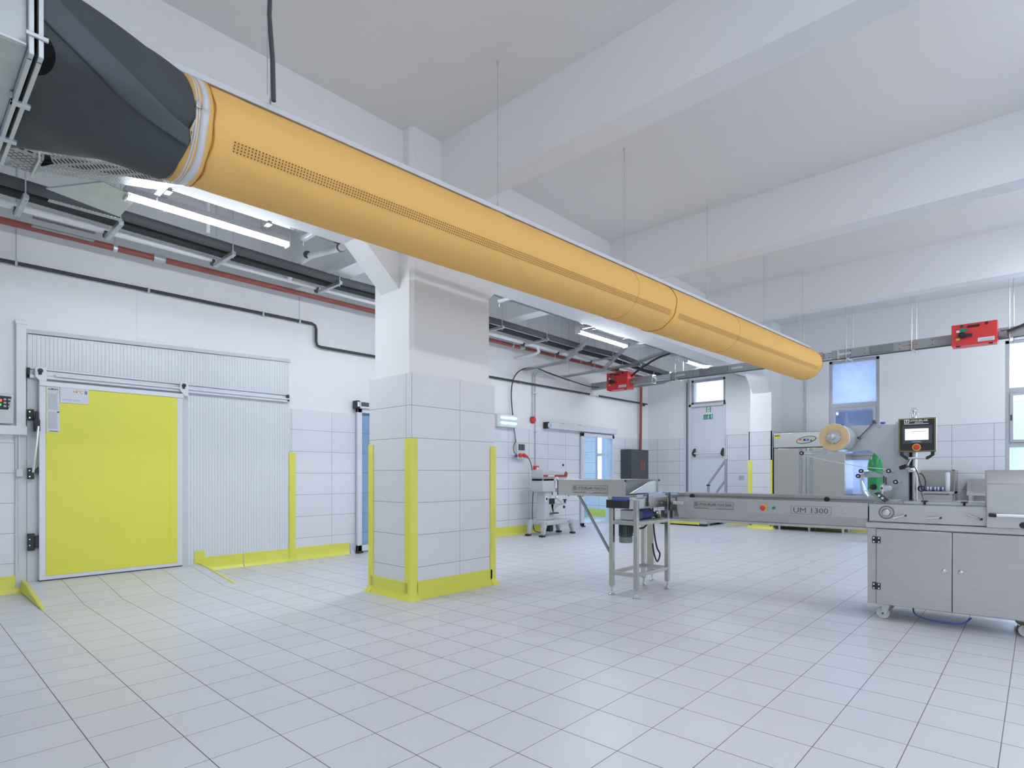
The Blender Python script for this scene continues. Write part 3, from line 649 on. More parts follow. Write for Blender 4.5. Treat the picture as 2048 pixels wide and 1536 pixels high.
# ------------------------------------------------------------------ fabric air duct on its ceiling track
def duct_y(x): return 3.163 - .050 * (x - 3.28)
RW_, ZT, ZB = .265, 3.205, 2.712
def duct_pt(x, th, rr=1.0):
    zc, rv = (ZT + ZB) / 2, (ZT - ZB) / 2
    return Vector((x, duct_y(x) - RW_ * rr * math.cos(th), zc + rv * rr * math.sin(th)))
fd = thing('fabric_duct', 'long yellow fabric air duct hanging across the hall under the ceiling', 'air duct', (5.6, duct_y(5.6), 2.70))
xs = [.99 + .02 * i for i in range(20)]
while xs[-1] < 10.12: xs.append(xs[-1] + (.03 if abs(xs[-1] - 3.2) < .5 else .06))
NT = 72; rows = []
for x in xs:
    row = []
    for k in range(NT + 1):
        th = 2 * PI * k / NT
        rr = 1.0
        d = x - 1.22                                   # gathered cloth behind the clamp
        if x < 1.9: rr += .012 * math.exp(-max(d, 0) / .22) * math.sin(th * 15 + 6 * x + 2 * math.sin(th * 3)) * min(1, max(0, (x - 1.12) / .1)) - .02 * math.exp(-((x - 1.10) / .016) ** 2)
        for s_, a_, k_ in ((3.22, .020, 9), (5.57, .008, 7), (4.87, .003, 5), (7.1, .004, 5)):
            e = x - s_ - .06 * math.sin(th * 2 + s_)
            rr += a_ * math.exp(-(e / .16) ** 2) * math.sin(th * k_ + 22 * e) * .55 - a_ * .5 * math.exp(-((x - s_) / .03) ** 2)
        rr += .002 * math.sin(3 * x + 2 * th)
        row.append(duct_pt(x, th, rr))
    rows.append(row)
x1 = xs[-1]
for i in range(1, 6): rows.append([duct_pt(x1 + .012 * i, 2 * PI * k / NT, math.cos(i / 5 * PI / 2) * .995 if i < 5 else .01) for k in range(NT + 1)])
db = MB().grid(rows).build('fabric_tube', 'duct', fd, angle=60)
def ring(x, w_, off, m, name, a0=0, a1=360, wob=0.):
    n = 64; rr = []
    for j in range(2):
        rr.append([duct_pt(x + w_ * j + wob * math.sin(5 * t + 7 * j), t, 1 + off / .27) for t in (rad(a0 + (a1 - a0) * k / n) for k in range(n + 1))])
    mb = MB().grid(rr)
    o = mb.build(name, m, fd, angle=60); md = o.modifiers.new('thickness', 'SOLIDIFY'); md.thickness = .004; md.offset = 1
    return o
ring(.985, .105, .004, 'duct', 'collar'); ring(.972, .016, .003, 'dark', 'collar_edge')
ring(1.012, .007, .007, 'reflect', 'clamp_band'); ring(1.024, .006, .007, 'reflect', 'clamp_band'); ring(1.036, .034, .008, 'reflect', 'clamp_band', wob=.004)
MB().box(1.008, 1.032, duct_y(1.02) - .284, duct_y(1.02) - .266, 2.95, 2.98).build('buckle', 'chrome', fd, bevel=.003)
def seam(x, m='duct_dk', r=.004, wob=.01):
    pts = [duct_pt(x + wob * math.sin(th * 9), th, 1.004) for th in (2 * PI * k / 60 for k in range(61))]
    MB().tube(pts, r, 6).build('seam', m, fd)
seam(1.10, r=.004, wob=.004); seam(5.57, r=.006, wob=.006); seam(x1, 'orange', .004, .0)
for x in (4.87, 7.1): seam(x, 'duct_dk', .0015, .002)
pf = MB(); x = 1.20
while x < 10.0:
    if not (5.50 < x < 5.66):
        for a in (-21.5, -24.8, -28.1, -31.4):
            th = rad(a); cpt = duct_pt(x, th, 1.022); n = Vector((0, -math.cos(th), math.sin(th))); t = Vector((0, math.sin(th), math.cos(th)))
            b = len(pf.v); pf.v += [cpt + (X_ * math.cos(q) + t * math.sin(q)) * .0042 for q in (rad(60 * i) for i in range(6))]; pf.f.append(tuple(range(b, b + 6)))
    x += .0175
pf.build('air_holes', 'hole', fd, smooth=False)
tk = thing('duct_track', 'white aluminium hanging track along the top of the yellow duct', 'track', (5.6, duct_y(5.6), 3.27))
MB().bar((.80, duct_y(.80) - .005, 3.268), (10.33, duct_y(10.33) - .005, 3.268), .045, .036).build('rail', 'alu', tk, bevel=.003)
MB().bar((.80, duct_y(.80), 3.246), (10.3, duct_y(10.3), 3.246), .012, .014).build('slot', 'black', tk)
for x in (1.35, 2.2, 4.1, 5.95, 8.4): MB().box(x, x + .07, duct_y(x) - .014, duct_y(x) + .014, 3.283, 3.290).build('joint_clip', 'galv', tk)
def wire(x, y, z0, z1, label, r=.0022, eye=True, m='galv', group='suspension wires of the yellow duct', name='suspension_wire'):
    t = thing(name, label, 'wire', (x, y, z1), 0, group)
    MB().cyl((x, y, z0), (x, y, z1), r, 6).build('cable', m, t)
    if eye:
        MB().cyl((x, y, z1 - .035), (x, y, z1), .008, 8).build('ceiling_anchor', 'galv_lt', t); MB().cyl((x, y, z0 - .002), (x, y, z0 + .05), .006, 8).build('end_clamp', 'galv', t)
    return t
for x, lb in ((1.49, 'thin wire beside the grey hose over the near end of the yellow duct'), (3.276, 'thin wire in front of the first cross beam holding the yellow duct'), (5.02, 'thin wire between the first and second cross beam holding the yellow duct'),
              (6.784, 'thin wire just in front of the second cross beam holding the yellow duct'), (8.5, 'thin wire behind the second cross beam holding the yellow duct'), (10.03, 'thin wire by the third cross beam at the far end of the yellow duct')):
    wire(x, duct_y(x), 3.28, ZC, lb)
hz = thing('flexible_hose', 'dark grey cable hose hanging from the ceiling to the near end of the duct track', 'hose', (1.46, 3.18, ZC))
MB().tube([(1.458, 3.18, ZC), (1.458, 3.18, 4.0), (1.45, 3.18, 3.75), (1.47, 3.18, 3.5), (1.475, 3.18, 3.28)], .013, 10).build('hose', 'dark', hz)
MB().cyl((1.458, 3.18, ZC - .02), (1.458, 3.18, ZC), .045, 16).build('ceiling_rose', 'pvc', hz); MB().tube([(1.44, 3.18, ZC), (1.44, 3.18, 3.3)], .003, 6).build('wire', 'galv', hz)

# black insulated reducer from the air handler to the duct
rd = thing('insulated_reducer', 'black rubber insulated reducer between the air unit and the yellow duct', 'duct reducer', (.7, 3.2, 2.70))
RX0, RX1, RYC, RZC, HW, HH = .385, .985, 3.205, 2.895, .505, .168
def red_pt(s_, th, off=0.):
    dy, dz = -math.cos(th), math.sin(th)
    p_ = 7; q = (abs(dy / HW) ** p_ + abs(dz / HH) ** p_) ** (-1 / p_)
    a = Vector((RX0, RYC + dy * q, RZC + dz * q)); b = duct_pt(RX1, th, 1.05)
    e = s_ * .8 + .2 * s_ ** .5 if s_ > 0 else 0
    p = a.lerp(b, e); p.x = RX0 + (RX1 - RX0) * s_ + .025 * math.cos(th * 2 + .6) * s_
    return p + Vector((0, -math.cos(th), math.sin(th))) * (off + .055 * math.sin(PI * min(1, s_)) ** 1.0 * (.35 + .65 * max(0, math.sin(th + .5))))
ns = 18; nt = 96
rows = [[red_pt(i / ns, 2 * PI * k / nt, .004 * math.sin(3 * k / nt * 2 * PI + i * .4)) for k in range(nt + 1)] for i in range(ns + 1)]
MB().grid(rows).build('insulation', 'black_ins', rd, angle=60)
st = []
for i in range(25):
    s_ = i / 24; c_ = 3 - 38 * s_; wdt = 15 + 1 * s_ if s_ < .5 else 15.5
    st.append([red_pt(min(s_, .985), rad(c_ + wdt * (j / 8 - .5)), .012) for j in range(9)])
o = MB().grid(st).build('overlap_strip', 'black_ins2', rd, angle=60); md = o.modifiers.new('thickness', 'SOLIDIFY'); md.thickness = .014; md.offset = -1
pt = [[red_pt(.004 + .075 * i / 8 * math.sqrt(max(0, 1 - ((j - 6) / 6.2) ** 2)), rad(-19 + 15 * (j / 12 - .5)), .012) for j in range(13)] for i in range(9)]
MB().grid(pt).build('patch', 'tar', rd, angle=60)
MB().add([red_pt(.96, rad(-26), .016), red_pt(1.0, rad(-12), .012), red_pt(1.01, rad(-40), .012)], [(0, 1, 2)]).build('foil_tape', 'chrome', rd)
ah = thing('air_handler', 'galvanised air handling unit at the top left corner of the hall', 'air handling unit', (-.1, 3.2, 2.72))
MB().box(-1.2, .345, 2.705, 3.705, 2.725, 3.06).build('case', 'galv', ah, bevel=.004)
fl = MB(); e = .035
for x in (.345, .372):
    fl.box(x, x + .015, 2.705 - e, 2.705 + .01, 2.725 - e, 3.06 + e).box(x, x + .015, 3.70, 3.705 + e, 2.725 - e, 3.06 + e).box(x, x + .015, 2.705, 3.705, 2.725 - e, 2.735).box(x, x + .015, 2.705, 3.705, 3.05, 3.06 + e)
fl.build('flange', 'galv_lt', ah, bevel=.002)
for y in (3.05, 3.42): MB().box(.335, .40, y, y + .03, 2.680, 2.695).box(.335, .345, y, y + .03, 2.68, 2.72).each('flange_clamp', 'galv_lt', ah, bevel=.002)
for (a, b) in ((.335, 2.72),): MB().box(.335, .40, 2.660, 2.672, 2.752, 2.766).box(.335, .40, 2.660, 2.672, 2.94, 2.954).each('flange_clamp', 'galv_lt', ah, bevel=.002)
MB().cyl((.20, 2.700, 2.86), (.20, 2.706, 2.86), .016, 18).build('cable_hole', 'black', ah)
MB().box(-1.2, .34, 2.69, 2.705, 2.725, 2.732).build('side_seam', 'galv_lt', ah)
for x in (-.9, .1): MB().cyl((x, 2.69, 3.06), (x, 2.69, ZC), .005, 8).cyl((x, 3.72, 3.06), (x, 3.72, ZC), .005, 8).each('hanger_rod', 'galv', ah)

# ------------------------------------------------------------------ services along the left bay
def rod(mb, x, y, z0, z1, r=.005): return mb.cyl((x, y, z0), (x, y, z1), r, 8)
# pipes
pipe = thing('sprinkler_pipe', 'long red oxide pipe running along the left bay and down to the dark cabinet', 'pipe', (6, 7.15, 3.54))
MB().tube([(.2, 7.15, 3.55), (12.62, 7.15, 3.535), (12.72, 7.16, 3.525), (12.79, 7.25, 3.50), (12.81, 7.33, 3.44), (12.81, 7.36, 3.36), (12.81, 7.38, 1.76)], .033, 16).build('tube', 'redpipe', pipe)
for x in (1.98, 8.0): MB().cyl((x, 7.15, 3.548), (x + .10, 7.15, 3.548), .044, 18).cyl((x - .006, 7.15, 3.548), (x + .006, 7.15, 3.548), .049, 18).cyl((x + .094, 7.15, 3.548), (x + .106, 7.15, 3.548), .049, 18).build('coupling', 'alu_g', pipe)
for x in (1.62, 4.86, 7.8, 9.9):
    h = MB().cyl((x - .018, 7.15, 3.546), (x + .018, 7.15, 3.546), .039, 18); rod(h, x, 7.15, 3.58, ZC).build('clamp', 'galv_lt', pipe)
wp = thing('drain_pipe', 'white plastic pipe running along the left bay beside the red pipe', 'pipe', (6, 6.85, 3.57))
MB().tube([(.3, 6.85, 3.61), (12.4, 6.85, 3.50)], .034, 16).build('tube', 'pvc', wp)
MB().tube([(3.36, 6.85, 3.58), (3.35, 6.76, 3.61), (3.33, 6.60, 3.64), (3.27, 6.34, 3.645), (3.15, 5.9, 3.575), (2.92, 4.86, 3.325)], .034, 14).build('branch', 'pvc', wp)
MB().cyl((3.132, 5.95, 3.594), (3.127, 5.92, 3.586), .040, 16).cyl((2.932, 4.92, 3.340), (2.926, 4.89, 3.333), .041, 16).each('branch_clamp', 'dark', wp)
MB().cyl((7.75, 6.85, 3.54), (7.86, 6.85, 3.54), .045, 16).tube([(8.15, 6.85, 3.55), (8.2, 6.85, 3.44), (8.2, 6.92, 3.42), (8.2, 7.40, 3.40)], .03, 12).build('fittings', 'pvc', wp)
p1 = thing('insulated_pipe', 'thick charcoal insulated pipe nearest the battens in the left bay', 'pipe', (5, 6.36, 3.6))
MB().tube([(.3, 6.36, 3.64), (1.5, 6.36, 3.615), (2.6, 6.36, 3.585), (3.8, 6.36, 3.56), (6.6, 6.36, 3.60), (8.8, 6.36, 3.575), (10.2, 6.36, 3.60), (11.6, 6.36, 3.52), (12.4, 6.36, 3.50)], .048, 16).build('tube', 'pipe_ins', p1)
p2 = thing('insulated_pipe', 'thinner dark insulated pipe between the charcoal pipe and the white pipe', 'pipe', (5, 6.58, 3.58))
MB().tube([(.3, 6.58, 3.64), (1.5, 6.58, 3.605), (2.6, 6.58, 3.575), (3.8, 6.58, 3.56), (6.6, 6.58, 3.575), (8.8, 6.58, 3.55), (10.2, 6.58, 3.57), (11.6, 6.58, 3.51), (12.4, 6.58, 3.50)], .040, 16).build('tube', 'pipe_ins2', p2)
bp = thing('gas_pipe', 'thin black steel pipe clipped along the left wall with one downward step', 'pipe', (4, 7.42, 3.2))
MB().tube([(.1, 7.42, 3.25), (3.98, 7.42, 3.258), (4.03, 7.42, 3.24), (4.045, 7.42, 3.19), (4.045, 7.42, 3.02), (4.06, 7.42, 2.97), (4.11, 7.41, 2.952), (10.63, 7.41, 2.955)], .019, 12).build('tube', 'blkpipe', bp)
MB().tube([(10.63, 7.41, 2.955), (10.98, 7.41, 2.955)], .017, 12).build('white_section', 'pvc', bp)
MB().tube([(10.98, 7.41, 2.955), (13.2, 7.41, 2.955)], .019, 12).box(13.02, 13.08, 7.40, 7.44, 2.90, 2.955).build('tube', 'blkpipe', bp)
for x in (.86, 2.0, 3.3, 3.80, 6.8, 8.3, 10.3):
    z = 3.255 if x < 4 else 2.955
    MB().box(x - .01, x + .01, 7.40, 7.46, z - .026, z + .026).build('clip', 'alu_g', bp)
for x, y in ((.86, 7.42), (3.80, 7.42), (9.9, 7.42)): rod(MB(), x, y, (3.27 if x < 4 else 2.97), ZC, .004).build('hanger_rod', 'galv', bp)
# hangers: slotted channels on threaded rods carrying the pipes
HX = [(.79, 'beside the black cable tray at the left edge'), (1.47, 'below the left end of the near batten'), (2.48, 'below the right end of the near batten'), (3.74, 'just left of the tiled column'), (6.62, 'just right of the tiled column'), (7.75, 'left of the second batten'), (8.75, 'below the second batten'), (9.85, 'right of the second batten'), (10.9, 'above the far red switch box')]
for x, lb in HX:
    t = thing('pipe_hanger', 'galvanised channel hanger under the pipes ' + lb, 'pipe hanger', (x, 6.55, 3.5), 0, 'pipe hangers of the left bay')
    MB().box(x - .02, x + .02, 6.26, 6.78, 3.485, 3.525).build('channel', 'galv', t, bevel=.003)
    rr_ = MB(); rod(rr_, x, 6.29, 3.46, ZC); rr_.cyl((x, 6.29, 3.525), (x, 6.29, 3.54), .012, 6); rr_.build('threaded_rod', 'galv_lt', t)
    rr_ = MB(); rod(rr_, x, 6.74, 3.46, ZC); rr_.build('threaded_rod', 'galv_lt', t)
    MB().cyl((x - .014, 6.85, 3.58 - .009 * x / 1), (x + .014, 6.85, 3.58 - .009 * x), .041, 16).tube([(x, 6.77, 3.50), (x, 6.82, 3.52), (x, 6.85, 3.54)], .007, 6).build('pipe_clip', 'dark', t)
# perforated cable tray along the girder, with its brackets
ct = thing('cable_tray', 'perforated galvanised cable tray along the foot of the deep girder', 'cable tray', (6, 4.9, 3.34))
def tray(mb, p, q, wd=.12, ht=.045):
    p, q = Vector(p), Vector(q); d = (q - p).normalized(); r = d.cross(Z_).normalized() * wd / 2; h = r.cross(d).normalized() * ht
    mb.add([p - r, p + r, q + r, q - r], [(0, 1, 2, 3)]).add([p - r, q - r, q - r + h, p - r + h], [(0, 1, 2, 3)]).add([p + r, q + r, q + r + h, p + r + h], [(0, 1, 2, 3)])
    lip = MB(); k = r.normalized() * .008
    return mb
TZ = 3.385
tray(tray(MB(), (.75, 4.915, TZ), (3.05, 4.915, TZ)), (5.05, 4.915, TZ), (13.3, 4.915, TZ), .12).build('perforated_channel', 'perf', ct, smooth=False)
MB().bar((5.05, 4.975, TZ + .02), (13.3, 4.975, TZ + .02), .004, .05).bar((.75, 4.975, TZ + .035), (3.05, 4.975, TZ + .035), .004, .02).build('side_lip', 'galv', ct)
cb_ = MB()
for i in range(5): cb_.tube([(.8, 4.88 + i * .017, TZ + .014), (3.02, 4.88 + i * .017, TZ + .014)], .008, 6).tube([(5.07, 4.88 + i * .017, TZ + .014), (13.2, 4.88 + i * .017, TZ + .014)], .008, 6)
cb_.build('cables', 'print_lt', ct)
for x in (1.42, 2.62, 5.25, 7.05, 8.55, 9.85, 11.3):
    b = MB().bar((x, 4.83, TZ - .022), (x, 5.05, TZ - .022), .04, .04); rod(b, x, 5.04, TZ - .09, TZ + .1, .004); b.build('bracket', 'galv_lt', ct, bevel=.003)
def branch(label, x, pts, m='perf'):
    t = thing('cable_tray', label, 'cable tray', (x, 7.0, 3.2), 0, 'branch cable trays')
    mb = MB()
    for a, b in zip(pts, pts[1:]): tray(mb, a, b, .10, .045)
    mb.build('perforated_channel', m, t, smooth=False)
    c2 = MB()
    for o_ in (-.03, .0, .03): c2.tube([Vector(p) + X_ * o_ + Z_ * .012 for p in pts], .006, 6)
    c2.build('cables', 'print_lt', t)
    p = Vector(pts[1]); rr_ = MB(); rod(rr_, x, p.y + .2, p.z + .05, ZC, .004); rr_.box(x - .06, x + .06, p.y + .18, p.y + .22, p.z + .04, p.z + .05); rr_.each('hanger_rod', 'galv_lt', t)
branch('branch tray dropping from the girder towards the arching black cable', 8.39, [(8.39, 7.40, 3.18), (8.39, 6.42, 3.20), (8.39, 5.72, 3.60), (8.39, 4.98, 3.42)][:3])
branch('branch tray dropping from the right end of the second batten', 9.60, [(9.60, 7.40, 3.19), (9.60, 6.36, 3.21), (9.60, 5.76, 3.66)])
branch('branch tray dropping beyond the far red switch box to the left wall', 11.7, [(11.7, 7.30, 3.16), (11.7, 6.2, 3.18), (11.7, 5.0, 3.5)])
branch('branch tray rising above the far red switch box', 10.55, [(10.55, 6.9, 3.42), (10.55, 6.3, 3.44), (10.55, 5.02, 3.70)])
# trays, sheets and cables below the air handler
lt = thing('cable_tray', 'bent perforated tray full of black cables below the air unit', 'cable tray', (.6, 4.6, 3.0))
def cut(p): return Vector(p)
lm = MB(); tray(lm, (-.3, 4.40, 3.02), (.62, 4.42, 3.02), .26, .07); tray(lm, (.62, 4.42, 3.02), (1.42, 4.80, 3.32), .22, .07); lm.build('perforated_channel', 'perf', lt, smooth=False)
kc = MB()
for i in range(5): kc.tube([(-.3, 4.36 + .03 * i, 3.06 + .012 * (i % 2)), (.60, 4.36 + .03 * i, 3.06 + .012 * (i % 2)), (1.40, 4.72 + .03 * i, 3.36)], .014, 8)
kc.build('cables', 'cable', lt)
MB().box(.595, .605, 4.28, 4.56, 3.0, 3.10).build('splice_plate', 'galv_lt', lt)
tag(MB().hexa([(.80, 5.45, 3.30), (1.06, 5.02, 3.30), (1.30, 5.12, 3.30), (1.30, 5.60, 3.30), (.80, 5.45, 3.312), (1.06, 5.02, 3.312), (1.30, 5.12, 3.312), (1.30, 5.60, 3.312)]).build('sheet_cover', 'galv', bevel=.002), 'flat galvanised sheet left of the near batten above the dark pipes', 'sheet metal')
for y, z, lb in ((5.72, 3.33, 'punched galvanised strip along the edge of the flat sheet'), (6.98, 3.60, 'punched galvanised strip between white and dark pipes at the left'), (7.02, 3.53, 'punched galvanised strip just above the red pipe at the left')):
    x0, x1_ = (.86, 1.35) if y < 6 else (.93, 1.42)
    tag(MB().box(x0, x1_, y - .005, y + .055, z, z + .004).build('punched_strip', 'perf_round', smooth=False), lb, 'metal strip', 'punched strips among the pipes')
for x, y, lb in ((1.75, 6.0, 'white tube dropping from the ceiling behind the near batten'), (2.20, 6.2, 'second white tube dropping from the ceiling behind the near batten')):
    tag(MB().tube([(x, y, 3.62), (x, y, ZC)], .018, 10).cyl((x, y, ZC - .02), (x, y, ZC), .03, 12).build('ceiling_conduit', 'pvc'), lb, 'conduit')
for i, (x, y) in enumerate(((3.95, 6.6), (7.0, 6.9), (7.85, 6.15), (9.3, 6.1), (10.3, 6.6), (11.0, 5.9), (11.3, 5.6), (11.6, 6.1), (11.9, 5.7))):
    tag(rod(MB(), x, y, 3.55, ZC, .004).build('threaded_rod', 'galv_lt'), 'thin threaded rod hanging from the ceiling among the pipes and trays', 'rod', 'threaded rods of the left bay')

# LED battens
def batten(x0, x1, y, z, label, seen=True, str_name='led'):
    t = thing('batten_light', label, 'ceiling light', ((x0 + x1) / 2, y, z), 0, 'LED battens')
    MB().prism([(x0, y - .050, z + .018), (x0, y + .050, z + .018), (x0, y + .03, z + .075), (x0, y - .03, z + .075)], (x1 - x0, 0, 0)).build('housing', 'led_house', t, bevel=.004)
    rows = [[(x, y + .048 * math.sin(rad(-78 + 15.6 * k)), z + .036 - .050 * math.cos(rad(-78 + 15.6 * k))) for k in range(11)] for x in (x0 + .01, x1 - .01)]
    d = MB().grid(rows); d.f += [tuple(range(11)), tuple(range(11, 22))[::-1]]; d.build('diffuser', str_name, t, angle=80)
    e_ = MB()
    for a in (x0 - .008, x1 - .010): e_.box(a, a + .018, y - .046, y + .046, z - .018, z + .078)
    e_.each('end_cap', 'led_house', t, bevel=.004)
    hh = MB()
    for a in (x0 + .25, x1 - .25): rod(hh, a, y, z + .07, (ZC if not seen else z + .45), .004)
    hh.each('hanger_rod', 'galv_lt', t)
    if seen:
        hb_ = MB()
        for a in (x0 + .25, x1 - .25): hb_.box(a - .02, a + .02, 4.97, y + .02, z + .07, z + .082)
        hb_.each('arm', 'galv_lt', t)
    return t
batten(1.235, 2.525, 5.15, 3.30, 'lit LED batten under the girder nearest the yellow cold room door')
batten(7.02, 8.36, 5.10, 3.30, 'lit LED batten under the girder right of the tiled column', str_name='led')
batten(3.85, 5.0, 5.32, 3.30, 'unseen LED batten added behind the tiled column to brighten the left wall')  # added lamp, out of view, lifts the brightness of the left wall tiles
batten(10.85, 12.15, 5.22, 3.42, 'lit LED batten under the girder nearest the emergency door')
for i, x in enumerate((-2.2, .9, 4.6, 8.3, 11.2)):
    batten(x, x + 1.4, -.8, 3.88, 'lit LED batten of the right hand row, %s from the near wall' % ('first', 'second', 'third', 'fourth', 'fifth')[i], seen=False, str_name='led_old')
batten(10.2, 11.6, 9.0, 2.82, 'unseen LED batten added to light the room behind the glass door', seen=False)  # added lamp, never seen, so the annex does not look dark

# ------------------------------------------------------------------ busbar trunking with two red switch boxes
def bz(y): return 3.148 + (7.51 - y) * .006
XBUS = 10.8
bt = thing('busbar_trunking', 'grey busbar trunking hung in front of the back wall', 'busbar', (XBUS, 3.5, 3.2))
def busbar(ya, yb_, m='grey_pl', ht=.15, dx=.06): return MB().bar((XBUS + dx, ya, bz(ya)), (XBUS + dx, yb_, bz(yb_)), .12, ht)
for a, b in ((7.50, 5.93), (5.57, 2.72), (2.58, -4.5)): busbar(a, b).build('trunking', 'bus', bt, bevel=.004)
for a, b in ((5.93, 5.57), (2.80, 2.50)):
    j = MB()
    for q in range(4): j.bar((XBUS + .06, a, bz(a) - .05 + q * .033), (XBUS + .06, b, bz(b) - .05 + q * .033), .10, .012)
    j.bar((XBUS + .06, a + .03, bz(a)), (XBUS + .06, a, bz(a)), .14, .18).bar((XBUS + .06, b, bz(b)), (XBUS + .06, b - .03, bz(b)), .14, .18)
    j.build('joint_block', 'galv_lt', bt, bevel=.003)
for a, b in ((4.92, 4.35), (2.02, 1.70)):
    MB().bar((XBUS - .005, a, bz(a)), (XBUS - .005, b, bz(b)), .02, .11).build('tap_off_cover', 'motor_lt', bt, bevel=.008, segs=3)
lbm = MB()
for a in (5.42, 4.28, 2.50): lbm.bar((XBUS - .002, a, bz(a)), (XBUS - .002, a - .20, bz(a - .2)), .004, .035)
lbm.build('label', 'paper', bt)
bm_ = MB()
for a in (7.2, 6.1, 5.5, 5.05, 4.3, 3.9, 3.6, 2.62, 2.30, 2.1, 1.62, 1.45, 1.2):
    for dz in (-.035, .035): bm_.cyl((XBUS - .006, a, bz(a) + dz), (XBUS + .01, a, bz(a) + dz), .007, 8)
bm_.build('bolts', 'black', bt)
MB().bar((XBUS - .01, 5.9, bz(5.9) - .085), (XBUS - .01, -4.5, bz(-4.5) - .085), .02, .012).build('bottom_flange', 'dark', bt)
rm = MB()
rm.bar((XBUS - .004, 1.58, bz(1.5)), (XBUS - .004, 1.42, bz(1.5)), .003, .006); rm.cyl((XBUS - .004, 1.40, bz(1.4)), (XBUS - .001, 1.40, bz(1.4)), .012, 10); rm.build('red_mark', 'red', bt)
for i, y in enumerate((5.42, 5.33, 2.36, 2.30, 3.13, 3.06, 1.46, 1.42, .31, .27)):
    x = XBUS + (.15 if i % 2 else -.02)
    rr_ = MB(); rod(rr_, x, y, bz(y) - .14, ZC, .006); rr_.build('hanger_rod', 'galv' if i in (2, 3, 4, 5, 9) else 'galv_lt', bt)
for y in (5.38, 2.33, 3.1, 1.44, .29): MB().box(XBUS - .04, XBUS + .17, y - .02, y + .02, bz(y) - .10, bz(y) - .08).build('hanger_foot', 'galv_lt', bt)
def switch_box(ya, yb_, za, zb, dz, label, turn):
    """red switch box; front face towards the hall, YA the left end"""
    t = thing('switch_box', label, 'switch box', (XBUS - .1, (ya + yb_) / 2, za), 0, 'red busbar switch boxes')
    x0, x1_ = XBUS - .24, XBUS + .01
    zz = lambda y: (ya - y) / (ya - yb_) * dz
    P = lambda x, y, z: (x, y, z + zz(y))
    MB().hexa([P(x0, ya, za), P(x0, yb_, za), P(x1_, yb_, za), P(x1_, ya, za), P(x0, ya, zb), P(x0, yb_, zb), P(x1_, yb_, zb), P(x1_, ya, zb)]).build('case', 'red', t, bevel=.005)
    W, H = ya - yb_, zb - za; F = lambda u, v, d=0: Vector(P(x0 - d, ya - u * W, za + v * H))
    rt = (F(1, 0) - F(0, 0)).normalized()
    MB().tube([F(.36, .86, .012), F(.62, .86, .012)], .016, 8).build('vent_slot', 'black', t)
    MB().cyl(F(.23, .90), F(.23, .90, .012), .02, 12).cyl(F(.77, .91), F(.77, .91, .012), .02, 12).build('cover_screw', 'black', t)
    kn = MB().cyl(F(.24, .47), F(.24, .47, .05), .045, 18); kn.bar(F(.2, .47, .05), F(.47, .41, .05), .035, .04, up=(0, 0, 1)); kn.build('rotary_handle', 'black', t, bevel=.006)
    plate(MB(), F(.11, .63, .001), rt, Z_, .09, .03, .002).build('white_mark', 'white_ink', t)
    plate(MB(), F(.18, .64, .002), rt, Z_, .09, .045, .002).build('green_mark', 'green_sign', t)
    plate(MB(), F(.10, .26, .001), rt, Z_, .045, .03, .002).build('warning_mark', 'ybadge', t)
    lb_ = plate(MB(), F(.58, .09, .001), rt, Z_, W * .36, .055, .002).build('label', 'paper', t)
    pm = MB()
    for q in range(3): plate(pm, F(.62 + .015 * q, .11 + .04 * q, .0035), rt, Z_, W * .26, .006, .001)
    pm.build('label_print', 'print_lt', lb_)
    MB().box(x0 + .02, x0 + .06, ya - .10, ya - .05, za - .012, za).box(x0 + .02, x0 + .06, yb_ + .05, yb_ + .10, za + dz - .014, za + dz).build('foot', 'black', t)
    yg = yb_ - .005
    MB().cyl((x0 + .12, yg, za + dz + H * .4), (x0 + .12, yg - .09, za + dz + H * .4), .035, 14).build('cable_gland', 'motor_lt', t)
    return t
switch_box(.946, .43, 3.038, 3.346, .0, 'red switch box on the busbar at the right near the bright window', 0)
switch_box(6.91, 6.39, 2.975, 3.345, .0, 'smaller looking red switch box at the far left end of the busbar', 0)
cable('black cable leaving the right red switch box along the busbar', [(XBUS - .12, .40, 3.19), (XBUS - .10, .30, 3.20), (XBUS - .06, .1, 3.28), (XBUS, -.2, 3.4), (XBUS + .05, -.6, 3.6), (XBUS + .05, -.8, 4.4)], .02)
cable('bundle of black cables leaving the far red switch box upwards', [(XBUS - .12, 6.58, 3.19), (XBUS - .08, 6.45, 3.22), (XBUS - .1, 6.2, 3.36), (XBUS - .15, 5.7, 3.55), (XBUS - .2, 5.1, 3.62)], .022)

# ------------------------------------------------------------------ emergency door in the back wall, landing and handrail
ed = struct(thing('door_4', 'white emergency exit door with panic bar in the back wall', 'door', (XB, 5.86, 0)))
MB().box(XB - .05, XB, 5.43, 5.47, .0, 2.86).box(XB - .05, XB, 6.27, 6.33, 0, 2.86).box(XB - .05, XB, 5.43, 6.33, 2.80, 2.86).build('frame', 'alu', ed, bevel=.004)
MB().box(XB - .03, XB, 5.47, 6.27, .08, 2.80).build('leaf', 'alu', ed, bevel=.003)
MB().box(XB - .06, XB - .03, 5.47, 6.27, 2.785, 2.80).build('head_seal', 'alu_g', ed)
MB().box(XB - .05, XB, 6.33, 6.365, 0, 3.5).build('side_post', 'alu_g', ed); MB().box(XB - .06, XB, 6.365, 6.385, 0, 3.4).build('dark_gap', 'dark', ed)
pb = MB().cyl((XB - .12, 6.18, 1.665), (XB - .12, 5.48, 1.665), .018, 12).build('panic_bar', 'alu', ed)
for y in (6.18, 5.475): MB().prism([(XB - .03, y + .025, 1.79), (XB - .09, y + .025, 1.74), (XB - .15, y + .025, 1.665), (XB - .13, y + .025, 1.62), (XB - .03, y + .025, 1.58)], (0, -.05, 0)).build('bar_bracket', 'black', ed, bevel=.006)
